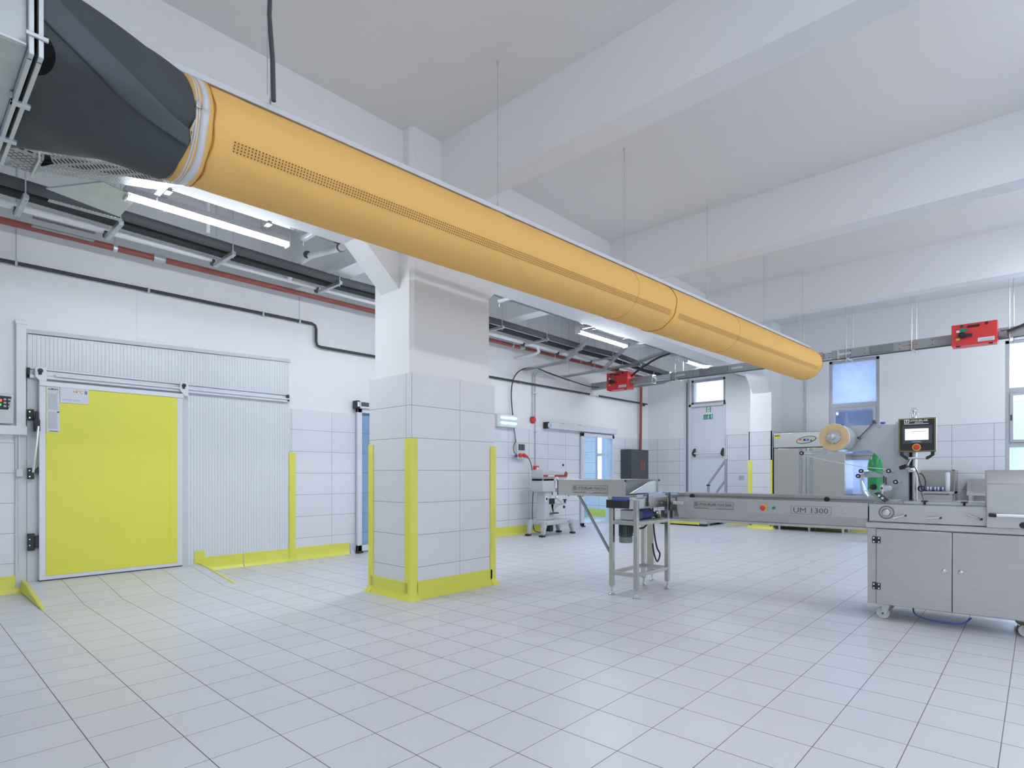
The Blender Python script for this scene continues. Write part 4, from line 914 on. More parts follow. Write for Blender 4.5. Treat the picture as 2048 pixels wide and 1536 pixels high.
def exit_sign(y0, y1, z0, z1, name, label, with_text):
    xs_ = XB - .034
    t = tag(MB().box(xs_, xs_ + .003, y1, y0, z0, z1).build(name, 'green_sign'), label, 'sign')
    P = lambda u, v: (xs_, y0 - u * (y0 - y1), z0 + v * (z1 - z0)); W = y0 - y1; H = z1 - z0
    def poly(pts): return MB().prism([Vector(P(*p)) for p in pts], (-.0012, 0, 0))
    m = MB()
    if with_text:
        o = text('ACİL', P(.05, .56), -Y_, Z_, W * .30, H * .24, 'white_ink', t); text('ÇIKIŞ', P(.05, .14), -Y_, Z_, W * .30, H * .28, 'white_ink', t)
        c0, sc = .55, .30 * H / W
        f = lambda a, b: (c0 + a * sc, b)
        man = MB().lathe([(H * .075, 0), (H * .075, .0012)], P(c0 + .12 * sc, .84), (-1, 0, 0), 14)
        for a, b, w_ in (((0, .72), (-.2, .42), .13), ((-.2, .42), (.25, .28), .09), ((.25, .28), (.2, .08), .08), ((-.2, .42), (-.35, .2), .09), ((-.35, .2), (-.8, .16), .08), ((0, .68), (.45, .52), .07), ((.45, .52), (.6, .64), .06), ((0, .70), (-.5, .66), .07), ((-.5, .66), (-.6, .48), .06)):
            man.bar(P(*f(*a)), P(*f(*b)), .0016, w_ * H, up=(1, 0, 0)) if False else man.bar(P(*f(*a)), P(*f(*b)), w_ * H, .0024, up=(1, 0, 0))
        man.build('running_man', 'white_ink', t)
        ar = poly([(.84, .10), (.90, .10), (.90, .55), (.96, .55), (.87, .90), (.78, .55), (.84, .55)])
        ar.build('arrow', 'white_ink', t)
    else:
        MB().prism([Vector(P(*p)) for p in ((.22, .05), (.78, .05), (.78, .95), (.22, .95))], (-.001, 0, 0)).build('white_field', 'white_ink', t)
        ar = MB().prism([Vector(P(*p)) + X_ * -.001 for p in ((.45, .15), (.58, .15), (.58, .5), (.70, .5), (.52, .85), (.33, .5), (.45, .5))], (-.001, 0, 0)); ar.build('arrow', 'green_sign', t)
    return t
exit_sign(5.89, 5.78, 2.655, 2.775, 'exit_pictogram', 'small green and white arrow sign high on the emergency door', False)
exit_sign(5.96, 5.73, 2.48, 2.595, 'exit_sign', 'green running man exit sign on the emergency door', True)
lp = thing('door_step', 'low metal landing with tiled top at the foot of the emergency door', 'step', (12.8, 5.9, 0))
MB().box(12.3, XB - .05, 5.45, 6.62, .05, .09).build('deck', 'alu_g', lp, bevel=.004)
MB().box(12.285, 12.3, 5.60, 6.55, .03, .085).build('yellow_edge', 'yellow', lp)
for y in (5.55, 6.5):
    for x in (12.36, 13.2): MB().box(x - .05, x + .05, y - .07, y + .07, 0, .05).build('leg', 'black', lp)
hr = thing('handrail', 'grey steel handrail sloping down in front of the emergency door', 'handrail', (12.4, 5.1, .07))
MB().bar((12.45, 5.06, .09), (12.45, 5.06, 1.50), .05, .05).build('post', 'rail_g', hr, bevel=.004)
MB().bar((12.45, 5.46, .0), (12.45, 5.46, .90), .045, .045).build('post', 'rail_g', hr, bevel=.004)
MB().bar((12.45, 5.06, 1.49), (12.45, 5.47, .92), .04, .04).bar((12.45, 5.06, 1.05), (12.45, 5.30, .72), .04, .04).build('rail', 'rail_g', hr, bevel=.004)
MB().box(12.42, 12.48, 5.43, 5.49, .90, .93).build('cap', 'black', hr)
hr.location.z = 0
for ch in hr.children: ch.location.z = .07
tag(plate(MB(), (XB - .0125, 5.12, 1.03), -Y_, Z_, .12, .10, .001).build('paper_notice', 'print_lt'), 'faint square sticker on the tiles beside the handrail', 'notice')
cdw = thing('conduit', 'grey conduit dropping from the busbar behind the steel fridge', 'conduit', (XB - .02, 3.71, 2.0))
MB().cyl((XB - .02, 3.71, 1.9), (XB - .02, 3.71, 3.6), .012, 8).build('tube', 'alu_g', cdw); MB().box(XB - .035, XB, 3.69, 3.73, 2.3, 2.32).box(XB - .035, XB, 3.69, 3.73, 2.98, 3.0).each('clip', 'alu_g', cdw)

# ------------------------------------------------------------------ stainless steel fridge
fr = thing('upright_fridge', 'two door stainless steel upright fridge against the back wall', 'fridge', (12.95, 3.47, 0))
MB().box(12.68, 13.30, 2.79, 4.12, .12, 2.0).build('body', 'steel', fr, bevel=.006)
MB().box(12.645, 12.68, 2.785, 4.125, 1.72, 2.02).build('fascia', 'steel_h', fr, bevel=.006)
for a, b in ((3.50, 4.118), (2.792, 3.47)): MB().box(12.645, 12.68, a, b, .13, 1.70).build('door', 'steel', fr, bevel=.006)
MB().box(12.650, 12.682, 2.79, 4.12, 1.70, 1.722).each('shadow_gap', 'dark', fr)
for y in (3.60, 3.40): MB().box(12.625, 12.648, y - .03, y + .03, .16, 1.69).build('handle', 'rail_g', fr, bevel=.008)
cp_ = MB().lathe([(.5, 0), (.5, .01)], (0, 0, 0), 'x', 36)
cp_.v = [Vector((12.643 - p.x * .8, 3.49 + p.y * .36 + p.z * .0, 1.865 + p.z * .13 - p.y * .055)) for p in cp_.v]
co_ = cp_.build('control_panel', 'pale_panel', fr)
rim = MB().tube([Vector((12.632, 3.49 + .182 * math.cos(t), 1.865 + .067 * math.sin(t) - .028 * math.cos(t))) for t in (2 * PI * k / 40 for k in range(41))], .005, 6).build('control_rim', 'black', co_)
MB().box(12.631, 12.635, 3.44, 3.54, 1.845, 1.885).build('display', 'black', co_); MB().box(12.629, 12.632, 3.455, 3.50, 1.852, 1.878).build('digits', 'led_blue', co_)
MB().box(12.63, 12.634, 3.575, 3.61, 1.857, 1.887).build('red_key', 'red', co_); MB().box(12.63, 12.634, 3.38, 3.41, 1.835, 1.87).build('green_key', 'green', co_)
MB().box(12.641, 12.646, 3.99, 4.11, 1.915, 1.985).build('warning_sticker', 'ybadge', fr); MB().box(12.639, 12.642, 4.0, 4.10, 1.96, 1.978).build('sticker_print', 'ink', fr)
for y in (2.85, 3.46, 4.04):
    for x in (12.75, 13.2): MB().cone((x, y, 0), (x, y, .13), .018, .03, 14).build('foot', 'cream' if False else 'nylon', fr)

# ------------------------------------------------------------------ spiral mixer on four splayed feet
mx = thing('planetary_mixer', 'grey planetary mixer with red stripe standing by the left wall', 'mixer', (8.55, 6.95, 0))
mx.scale = (.82, .86, 1)
MXY = 6.95
base = MB()
base.prism([(8.22, MXY - .27, .21), (9.20, MXY - .27, .21), (9.16, MXY + .27, .21), (8.26, MXY + .27, .21)], (0, 0, .085))
for sx, x in ((-1, 8.30), (1, 9.12)):
    for sy in (-1, 1):
        y = MXY + sy * .20
        pts = [(x + sx * .02, .25), (x + sx * .13, .03), (x + sx * .17, .03), (x + sx * .13, .30), (x - sx * .14, .30), (x - sx * .06, .21)]
        base.prism([(a, y - .05, b) for a, b in pts], (0, .10, 0))
base.build('base', 'mixer', mx, bevel=.018, segs=3)
for sx, x in ((-1, 8.13), (1, 9.28)):
    for sy in (-1, 1): MB().box(x - .05, x + .05, MXY + sy * .20 - .055, MXY + sy * .20 + .055, 0, .035).build('foot', 'black', mx, bevel=.006)
MB().prism([(8.30, MXY - .13, .29), (8.70, MXY - .13, .29), (8.58, MXY - .13, .55), (8.58, MXY - .13, .90), (8.34, MXY - .13, .90), (8.34, MXY - .13, .40)], (0, .26, 0)).build('pedestal', 'mixer', mx, bevel=.03, segs=3)
MB().box(8.20, 8.62, MXY - .17, MXY + .17, .83, 1.10).box(8.2, 9.0, MXY - .17, MXY + .17, 1.02, 1.10).prism([(8.20, MXY - .18, 1.09), (9.09, MXY - .18, 1.09), (9.09, MXY - .18, 1.19), (8.84, MXY - .18, 1.215), (8.66, MXY - .18, 1.25), (8.24, MXY - .18, 1.25), (8.20, MXY - .18, 1.22)], (0, .36, 0)).build('head', 'mixer', mx, bevel=.025, segs=3)
sb = MB().box(8.205, 9.085, MXY - .186, MXY - .178, 1.115, 1.155).build('stripe', 'red_dk', mx)
MB().box(8.36, 8.60, MXY - .189, MXY - .184, 1.122, 1.148).build('stripe_lettering', 'paper', sb)
MB().lathe([(.055, 0), (.055, .01)], (9.04, MXY - .18, 1.165), (0, -1, 0), 20).build('badge', 'red_dk', mx)
MB().lathe([(.06, 0), (.06, .012)], (8.70, MXY - .172, 1.06), (0, -1, 0), 20).build('dial', 'white_ink', mx); MB().bar((8.68, MXY - .19, 1.085), (8.69, MXY - .19, 1.03), .02, .012).build('speed_lever', 'black', mx, bevel=.003)
MB().lathe([(.155, .0), (.16, .13), (.12, .16)], (8.82, MXY, .90), 'z', 26).lathe([(.045, -.14), (.05, -.02), (.05, .04)], (8.74, MXY - .04, .90), 'z', 18).lathe([(.035, -.08), (.04, .02)], (8.87, MXY - .06, .90), 'z', 18).build('planetary_head', 'galv_lt', mx)
MB().box(8.47, 8.66, MXY - .15, MXY - .02, .60, .705).build('bowl_slide', 'black', mx, bevel=.005)
MB().prism([(8.50, MXY - .10, .44), (8.70, MXY - .10, .44), (8.76, MXY - .10, .50), (8.88, MXY - .10, .55), (9.14, MXY - .10, .575), (9.14, MXY - .10, .605), (8.50, MXY - .10, .605)], (0, .05, 0)).prism([(8.50, MXY + .12, .44), (8.70, MXY + .12, .44), (8.76, MXY + .12, .50), (8.88, MXY + .12, .55), (9.14, MXY + .12, .575), (9.14, MXY + .12, .605), (8.50, MXY + .12, .605)], (0, .05, 0)).box(8.5, 8.68, MXY - .1, MXY + .17, .44, .60).build('bowl_yoke', 'mixer', mx, bevel=.008)
MB().box(8.49, 8.80, MXY - .16, MXY + .0, .405, .435).build('lower_plate', 'dark', mx, bevel=.004)
MB().tube([(8.63, MXY - .18, .73), (8.70, MXY - .18, .70), (8.92, MXY - .16, .60)], .010, 8).build('lift_handle', 'chrome', mx); MB().sphere((8.67, MXY - .19, .72), .03).build('handle_knob', 'chrome', mx)
MB().cyl((9.14, MXY - .08, .585), (9.14, MXY - .08, .66), .022, 12).cyl((9.14, MXY - .08, .655), (9.14, MXY - .08, .675), .05, 16).build('clamp_knob', 'black', mx); MB().sphere((9.08, MXY - .10, .525), .028).build('ball_knob', 'black', mx)
MB().lathe([(.05, 0), (.05, .008)], (8.37, MXY - .131, .70), (0, -1, 0), 20).build('collar', 'white_ink', mx); MB().lathe([(.026, 0), (.026, .016)], (8.37, MXY - .135, .70), (0, -1, 0), 16).build('switch', 'black', mx)
MB().box(8.55, 8.67, MXY - .1, MXY + .1, .07, .21).build('motor_under', 'black', mx, bevel=.01)
MB().box(8.98, 9.08, MXY - .276, MXY - .268, .235, .265).build('name_plate', 'print', mx)

# ------------------------------------------------------------------ infeed table with tray and small belt
it = thing('infeed_table', 'stainless infeed table with loading tray and belt in mid hall', 'infeed conveyor', (5.1, 3.0, 0))
LEG = [(4.785, 2.80), (4.785, 3.07), (5.395, 2.80), (5.395, 3.07)]
for x, y in LEG:
    lg = MB().bar((x, y, .085), (x, y, .93), .042, .042).build('leg', 'steel', it, bevel=.003)
    MB().cyl((x, y, .03), (x, y, .10), .008, 10).cyl((x, y, .075), (x, y, .09), .016, 6).build('threaded_stem', 'galv', lg)
    MB().lathe([(.038, 0), (.038, .006), (.022, .018), (.012, .035)], (x, y, 0), 'z', 22).build('levelling_foot', 'galv', lg)
lo = MB()
for z, hh in ((.215, .035), (.705, .035)):
    for (a, b) in ((0, 1), (2, 3), (0, 2), (1, 3)):
        p, q = LEG[a], LEG[b]; lo.bar((p[0], p[1], z), (q[0], q[1], z), .034, hh)
lo.each('cross_rail', 'steel', it, bevel=.002)
MB().box(4.80, 5.40, 2.80, 3.07, .722, .728).build('motor_shelf', 'steel_h', it)
# conveyor bed
MB().box(4.90, 5.46, 2.782, 2.792, .845, .945).box(4.86, 5.46, 3.075, 3.085, .845, .945).build('side_plate', 'steel_h', it, bevel=.002)
MB().box(4.765, 4.80, 2.79, 2.86, .845, .935).prism([(4.765, 2.785, .935), (4.90, 2.785, .938), (4.90, 2.785, .845), (4.80, 2.785, .845)], (0, .012, 0)).build('end_bracket', 'galv_lt', it, bevel=.002)
MB().box(4.78, 5.46, 2.83, 3.06, .925, .946).build('belt', 'belt', it, bevel=.008)
MB().cyl((4.765, 2.87, .937), (4.765, 3.045, .937), .021, 18).build('roller', 'blue', it)
MB().box(4.76, 4.772, 2.87, 3.12, .845, .925).build('black_guard', 'black', it)
MB().cyl((4.765, 2.84, .937), (4.765, 2.87, .937), .009, 10).cyl((4.765, 3.045, .937), (4.765, 3.10, .937), .009, 10).build('roller_shaft', 'chrome', it)
gr = MB().box(4.80, 5.62, 2.80, 2.812, .956, .978).box(4.78, 5.75, 3.05, 3.062, .962, .995)
gr.build('guide_rail', 'blue_pale', it, bevel=.002)
for x in (4.955, 5.40): 
    g = MB().cyl((x, 2.775, .90), (x, 2.775, .985), .009, 8).bar((x, 2.775, .972), (x - .05, 2.81, .972), .010, .010); g.box(x - .012, x + .012, 2.765, 2.782, .865, .90); g.build('rail_post', 'dark', it)
for x in (5.05, 5.15, 5.25): MB().cyl((x, 2.775, .885), (x, 2.783, .885), .006, 8).build('bolt', 'chrome', it)
MB().box(5.40, 5.52, 2.775, 2.80, .875, .925).box(5.44, 5.47, 2.765, 2.778, .885, .915).box(5.48, 5.51, 2.765, 2.778, .885, .915).build('coupling_clamp', 'galv_lt', it, bevel=.003)
# loading tray
MB().box(4.742, 4.752, 2.90, 3.71, .955, 1.112).prism([(4.742, 3.71, .955), (4.742, 3.71, 1.112), (4.752, 3.71, 1.112), (4.752, 3.71, .955)], (0, .004, 0)).build('tray_front', 'steel_h', it)
MB().box(4.732, 4.748, 2.90, 3.75, 1.108, 1.120).box(5.392, 5.404, 2.90, 3.71, 1.108, 1.120).box(4.742, 5.40, 3.70, 3.715, 1.106, 1.12).build('tray_rim', 'steel_h', it, bevel=.003)
MB().box(5.392, 5.402, 2.90, 3.71, .985, 1.112).box(4.742, 5.40, 3.70, 3.71, .955, 1.112).box(4.75, 5.395, 3.0, 3.70, .955, .965).build('tray_back', 'steel', it)
MB().prism([(4.865, 2.915, .985), (5.255, 2.915, 1.10), (5.40, 2.915, 1.112), (5.40, 2.915, .985)], (0, .006, 0)).build('chute_plate', 'blue_pale' if False else 'galv_lt', it)
MB().box(4.752, 5.39, 3.02, 3.03, .97, 1.09).build('tray_inner', 'dark' if False else 'motor_lt', it)
for x, y in ((4.748, 2.898), (5.402, 2.898)): MB().box(x - .01, x + .01, y - .008, y + .006, 1.10, 1.12).each('corner_cap', 'black', it, bevel=.003)
MB().bar((4.755, 3.44, .955), (4.785, 3.085, .40), .022, .022).build('brace', 'motor_lt', it, bevel=.002)
bm2 = MB()
for y in (3.46, 3.40, 3.58): bm2.cyl((4.76, y, .945), (4.76, y, .957), .008, 8)
bm2.each('brace_bolts', 'motor_lt', it)
# engraved maker's plate on the tray
def maker(parent, P, right, up, W, H, m='engrave', local=False):
    P, r, u = Vector(P), Vector(right).normalized(), Vector(up).normalized(); n = r.cross(u) * .0012
    b = frame_lines(MB(), P, r, u, W, H, H * .035, .0012); frame_lines(b, P + u * H * .32, r, u, W, H * .68, H * .03, .0012)
    b.build('lettering_border', m, parent, smooth=False, local=local)
    lg = MB(); s_ = H * .44; q = P + r * W * .03 + u * H * .42
    frame_lines(lg, q, r, u, s_ * .85, s_, s_ * .1, .0014); plate(lg, q + r * s_ * .25 + u * s_ * .15, r, u, s_ * .35, s_ * .13, .0014); plate(lg, q + r * s_ * .36 + u * s_ * .15, r, u, s_ * .13, s_ * .68, .0014); plate(lg, q + r * s_ * .25 + u * s_ * .7, r, u, s_ * .35, s_ * .13, .0014)
    lg.build('logo', m, parent, smooth=False, local=local)
    text('UYGURLAR', P + r * W * .125 + u * H * .45, r, u, W * .45, H * .38, m, parent, 'lettering', local=local, bold=.012)
    text('MAKİNA', P + r * W * .61 + u * H * .45, r, u, W * .35, H * .46, m, parent, 'lettering', local=local)
    sm = MB(); plate(sm, P + r * W * .03 + u * H * .10, r, u, W * .36, H * .06, .0012); plate(sm, P + r * W * .58 + u * H * .08, r, u, W * .39, H * .06, .0012); sm.build('fine_print', m, parent, smooth=False, local=local)
maker(it, (4.742, 3.51, .982), -Y_, Z_, .42, .080)
# drives
MB().lathe([(.062, 0), (.066, .01), (.066, .055), (.05, .07)], (4.925, 3.0, .50), 'z', 26).build('motor_cowl', 'motor_lt', it)
mt = MB().lathe([(.058, 0), (.058, .14)], (4.925, 3.0, .56), 'z', 26)
for k in range(20):
    a = 2 * PI * k / 20; mt.bar(Vector((4.925 + .058 * math.cos(a), 3.0 + .058 * math.sin(a), .565)), Vector((4.925 + .058 * math.cos(a), 3.0 + .058 * math.sin(a), .69)), .006, .022, up=(math.cos(a), math.sin(a), 0))
mt.build('motor_body', 'motor', it); MB().box(4.95, 5.01, 2.90, 2.96, .60, .68).build('terminal_box', 'motor', it, bevel=.006)
MB().cyl((5.0, 2.93, .775), (5.24, 2.93, .775), .058, 24).build('drive_motor', 'motor_blue', it); MB().cyl((4.94, 2.93, .775), (5.0, 2.93, .775), .05, 20).build('gearbox_flange', 'alu_g', it)
MB().box(4.82, 4.94, 2.86, 3.0, .73, .83).build('gearbox', 'galv', it, bevel=.008); MB().cyl((4.90, 2.86, .78), (4.90, 2.82, .78), .04, 16).build('pulley', 'dark', it)
MB().cyl((5.26, 2.91, .765), (5.31, 2.89, .765), .028, 14).sphere((5.33, 2.87, .745), .026).sphere((5.36, 2.90, .735), .022).build('cable_gland', 'motor', it); MB().sphere((5.29, 2.86, .785), .022).build('chrome_fitting', 'chrome', it)
cable(None, [(5.0, 2.91, .64), (5.06, 2.88, .645), (5.12, 2.88, .68), (5.16, 2.93, .72)], .009).build('motor_cable', 'cable', it)
# second support foot of the table further back
sp_ = thing('support_stand', 'flat steel post with small round foot just behind the infeed table', 'stand', (5.68, 3.14, 0))
MB().box(5.655, 5.665, 3.10, 3.18, .10, .93).build('post', 'steel', sp_, bevel=.002)
MB().cyl((5.70, 3.14, .03), (5.70, 3.14, .26), .009, 10).build('threaded_stem', 'chrome', sp_); MB().lathe([(.036, 0), (.036, .006), (.02, .018), (.01, .035)], (5.70, 3.14, 0), 'z', 20).build('foot', 'chrome', sp_)
MB().box(5.66, 5.71, 3.11, 3.17, .20, .215).build('lug', 'steel', sp_)
cable('black cable hanging down beside the flat steel post behind the infeed table', [(5.60, 3.08, .85), (5.62, 3.07, .55), (5.66, 3.06, .38), (5.71, 3.05, .30), (5.69, 3.07, .22), (5.64, 3.08, .30), (5.62, 3.09, .42)], .009)

# ------------------------------------------------------------------ flow wrapping machine (built in its own axes: x along, y into the machine)
MA = rad(-86.06)
fm = thing('flow_wrapper', 'stainless flow wrapping machine with long infeed and wheeled cabinet at the right', 'packaging machine', (5.40, 1.03, 0), MA)
def K(mb, name, m, parent=fm, **kw):
    if name in ('handle_end', 'screws', 'dome_bolt', 'rail_knob', 'adjusting_screws'): return each(mb, name, m, parent, local=True, **kw)
    return mb.build(name, m, parent, local=True, **kw)
CL = 2.6
K(MB().box(0, CL, .012, .62, .125, .74), 'cabinet', 'steel', bevel=.004)
K(MB().box(-.012, CL, -.014, .64, .742, .787), 'worktop', 'steel_h', bevel=.004)
for i, (a, b) in enumerate(((.062, .546), (.550, 1.30), (1.304, 2.2))):
    d = K(MB().box(a, b, -.004, .012, .13, .735), 'door', 'steel', bevel=.003)
    kx = .50 if i == 0 else a + .05
    K(MB().lathe([(.014, 0), (.018, .008), (.014, .022), (.004, .026)], (kx, -.004, .44), (0, -1, 0), 14), 'knob', 'chrome', d)
    if i == 0:
        for z in (.645, .272):
            h = K(MB().box(.034, .092, -.012, -.002, z - .026, z + .026).cyl((.0625, -.014, z - .026), (.0625, -.014, z + .026), .006, 8), 'hinge', 'black', d, bevel=.002)
            s_ = MB()
            for dx in (-.017, .017):
                for dz in (-.015, .015): s_.cyl((.063 + dx, -.015, z + dz), (.063 + dx, -.011, z + dz), .006, 10)
            K(s_, 'screws', 'white_ink', h)
K(MB().box(.546, .550, .004, .013, .13, .735), 'door_gap', 'dark'); K(MB().box(.0585, .062, .004, .013, .13, .735), 'door_gap', 'dark')
for x in (.10, .97, 2.2):
    for y in (.09, .5):
        cs = K(MB().box(x - .045, x + .045, y - .04, y + .04, .115, .124).prism([(x - .01, y - .028, .115), (x + .045, y - .028, .115), (x + .025, y - .028, .035), (x - .012, y - .028, .035)], (0, .006, 0)).prism([(x - .01, y + .022, .115), (x + .045, y + .022, .115), (x + .025, y + .022, .035), (x - .012, y + .022, .035)], (0, .006, 0)), 'caster', 'galv_lt', bevel=.002)
        K(MB().lathe([(.02, -.018), (.043, -.016), (.046, -.006), (.046, .006), (.043, .016), (.02, .018)], (x, y, .046), (0, 1, 0), 24), 'wheel', 'nylon', cs)
        K(MB().cyl((x, y - .03, .046), (x, y + .03, .046), .008, 8), 'axle', 'dark', cs)
        K(MB().box(x - .04, x + .05, y - .035, y + .035, .117, .1195), 'rust_plate', 'rust', cs)
K(cable(None, [(.30, .10, .125), (.32, .05, .07), (.44, .02, .045), (.60, .02, .05), (.66, .08, .09)], .006), 'loose_hose', 'blue')
# wrapping bed above the worktop
K(MB().box(.008, CL, .028, .034, .79, .935).box(.008, CL, .36, .366, .79, .935).box(.008, CL, .028, .366, .928, .935), 'bed', 'steel_h', bevel=.003)
K(MB().box(.03, .70, .30, .31, .935, .965).box(.24, .75, .10, .108, .938, .96), 'bed_guide', 'galv_lt', bevel=.002)
K(MB().box(.22, .75, .05, .32, .960, .965), 'acrylic_cover', 'clear')
K(MB().box(.20, .235, .05, .10, .938, .962), 'acrylic_block', 'clear', bevel=.003)
for x in (.375, .62):
    kb = MB()
    for k in range(3):
        a = k * PI / 3; kb.bar((x - .022 * math.cos(a), .085 - .022 * math.sin(a), .962), (x + .022 * math.cos(a), .085 + .022 * math.sin(a), .962), .012, .012)
    kb.cyl((x, .085, .935), (x, .085, .958), .008, 10); K(kb, 'star_knob', 'black', bevel=.003)
K(MB().tube([(.128 + .052 * math.cos(t), .026, .868 + .052 * math.sin(t)) for t in (2 * PI * k / 40 for k in range(41))], .0018, 6).tube([(.128 + .044 * math.cos(t), .026, .868 + .044 * math.sin(t)) for t in (2 * PI * k / 40 for k in range(41))], .0012, 6), 'dial_rings', 'engrave')
dm = MB()
for k in range(24):
    a = 2 * PI * k / 24; p = Vector((.128 + .0475 * math.cos(a), .0265, .868 + .0475 * math.sin(a))); dm.box(p.x - .003, p.x + .003, .0255, .028, p.z - .002, p.z + .002)
K(dm, 'dial_marks', 'engrave')
hw = MB().lathe([(.032, 0), (.034, .012), (.026, .03), (.01, .034)], (.128, .028, .868), (0, -1, 0), 10); K(hw, 'dial_knob', 'chrome')
for x, z, da, in ((.255, .852, 200), (.475, .845, 188), (.715, .846, 160)):
    a = rad(da); t = K(MB().cyl((x, .03, z), (x, -.012, z), .013, 14).tube([(x, -.014, z), (x + .02 * math.cos(a), -.02, z + .02 * math.sin(a)), (x + .082 * math.cos(a), -.028, z + .082 * math.sin(a))], [.009, .006, .010], 10), 'clamp_lever', 'chrome')
    K(MB().cyl((x - .006, -.012, z - .002), (x + .008, -.02, z - .002), .009, 10), 'lever_bolt', 'dark', t)
# long infeed
K(MB().prism([(-1.625, .028, .946), (-1.625, .028, .822), (.0, .028, .815), (.0, .028, .936), (-.4, .028, .942)], (0, .006, 0)), 'infeed_panel', 'steel_h')
K(MB().hexa([(-1.61, .062, .732), (.0, .062, .732), (.0, .070, .732), (-1.61, .070, .732), (-1.625, .028, .822), (.0, .028, .815), (.0, .036, .815), (-1.625, .036, .822)]), 'infeed_skirt', 'steel')
K(MB().box(-1.86, .0, .17, .306, .714, .80).box(-1.86, .0, .30, .306, .714, .955).box(-1.62, .0, .08, .306, .72, .78), 'infeed_trough', 'steel')
K(MB().box(-1.61, .0, .050, .070, .712, .734), 'bottom_lip', 'steel_h', bevel=.002)
K(MB().box(-1.62, .0, .06, .29, .90, .915), 'infeed_chain', 'motor_lt')
K(MB().box(-1.72, .02, .30, .312, .945, .978).box(-1.72, .02, .30, .33, .975, .985), 'back_guide', 'steel', bevel=.002)
K(MB().box(-1.75, -.02, .045, .30, .978, .982), 'back_rail_edge', 'dark') if False else None
K(MB().box(-1.95, .0, .42, .43, .955, .985), 'far_rail', 'blue_pale', bevel=.002)
for x in (-1.575, -.345):
    K(MB().cyl((x, .30, .95), (x, .28, .95), .022, 12).cyl((x, .285, .952), (x, .262, .952), .012, 10), 'rail_knob', 'black')
K(MB().box(-1.66, -1.56, .005, .026, .872, .905).cyl((-1.64, .0, .888), (-1.64, .01, .888), .012, 12).cyl((-1.59, .0, .888), (-1.59, .01, .888), .012, 12), 'coupling_plate', 'galv_lt', bevel=.003)
maker(fm, (-1.452, .0265, .838), X_, Z_, .378, .070, local=True)
b = frame_lines(MB(), (-.582, .0265, .826), X_, Z_, .318, .070, .0022, .0012); K(b, 'lettering_border', 'engrave', smooth=False)
text('UM 1300', (-.560, .0265, .838), X_, Z_, .272, .044, 'engrave', fm, local=True, bold=.0)
es = K(MB().lathe([(.031, 0), (.031, .005)], (-.808, .028, .87), (0, -1, 0), 26), 'emergency_collar', 'ybadge')
K(MB().lathe([(.012, 0), (.012, .02), (.022, .022), (.024, .034), (.018, .042), (.004, .044)], (-.808, .023, .87), (0, -1, 0), 22), 'emergency_button', 'red', es)
K(MB().lathe([(.014, 0), (.014, .008), (.010, .014)], (-.722, .028, .872), (0, -1, 0), 18), 'start_button', 'green')
for x in (-.162, -.054): K(MB().lathe([(.010, 0), (.010, .004), (.006, .009)], (x, .028, .863), (0, -1, 0), 14), 'dome_bolt', 'chrome')
# film unwinder: backing plate with an arm, a roll, rollers and the forming box
K(MB().prism([(-.187, .45, 1.61), (.249, .45, 1.60), (.249, .45, .94), (.059, .45, .94), (.059, .45, 1.297), (-.004, .45, 1.36), (-.045, .45, 1.382), (-.30, .45, 1.372), (-.40, .45, 1.40), (-.43, .45, 1.50), (-.36, .45, 1.585)], (0, .012, 0)), 'backing_plate', 'plate', bevel=.002)
K(MB().box(.249, .256, .44, .475, .94, 1.60), 'plate_edge', 'dark')
RC = (-.24, 1.484)
fr_ = K(MB().lathe([(.112, 0), (.115, .004), (.115, .325), (.112, .33)], (RC[0], .0, RC[1]), (0, 1, 0), 48), 'film_roll', 'film_roll')
K(MB().lathe([(.05, 0), (.1125, 0), (.1125, .004), (.05, .004)], (RC[0], -.004, RC[1]), (0, 1, 0), 48), 'roll_end', 'cream', fr_)
hub = MB()
for k in range(11):
    a = 2 * PI * k / 11; hub.cyl((RC[0] + .045 * math.cos(a), -.022, RC[1] + .045 * math.sin(a)), (RC[0] + .045 * math.cos(a), -.003, RC[1] + .045 * math.sin(a)), .010, 8)
hub.lathe([(.048, .0), (.048, .018), (.02, .02), (.018, .08), (.024, .10), (.022, .125), (.012, .13)], (RC[0], -.004, RC[1]), (0, -1, 0), 24); K(hub, 'hub_nut', 'galv')
K(MB().cyl((RC[0], .27, RC[1]), (RC[0], .45, RC[1]), .02, 14), 'roll_shaft', 'chrome')
K(MB().bar((.005, .40, 1.628), (-.105, .34, 1.49), .012, .008).cyl((-.105, .30, 1.49), (-.105, .42, 1.49), .010, 10).cyl((.002, .38, 1.63), (.002, .46, 1.63), .014, 12), 'brake_arm', 'dark')
K(MB().prism([(-.01, .455, 1.64), (.02, .455, 1.65), (.055, .455, 1.61), (.05, .455, 1.57), (.0, .455, 1.59)], (0, -.01, 0)), 'clear_bracket', 'clear')
K(MB().lathe([(.012, 0), (.020, .006), (.020, .014), (.012, .02)], (.056, .50, 1.612), 'z', 16), 'blue_cap', 'blue')
K(MB().cyl((-.24, .40, 1.61), (-.24, .46, 1.61), .012, 10), 'stud', 'dark')
ROL = [(-.50, 1.358, .30), (-.051, 1.20, .30), (-.072, 1.159, .32), (.14, 1.20, .26), (.187, 1.112, .24)]
for x, z, l in ROL:
    r_ = K(MB().cyl((x, .07, z), (x, .07 + l + .08, z), .0125, 14), 'guide_roller', 'galv_lt')
    K(MB().lathe([(.018, 0), (.018, .016)], (x, .068, z), (0, -1, 0), 18), 'end_bush', 'black', r_); K(MB().lathe([(.007, 0), (.007, .003)], (x, .052, z), (0, -1, 0), 10), 'end_screw', 'chrome', r_)
K(MB().prism([(-.50, .44, 1.372), (-.36, .44, 1.39), (-.36, .44, 1.36), (-.5, .44, 1.344)], (0, .01, 0)), 'roller_bracket', 'galv_lt')
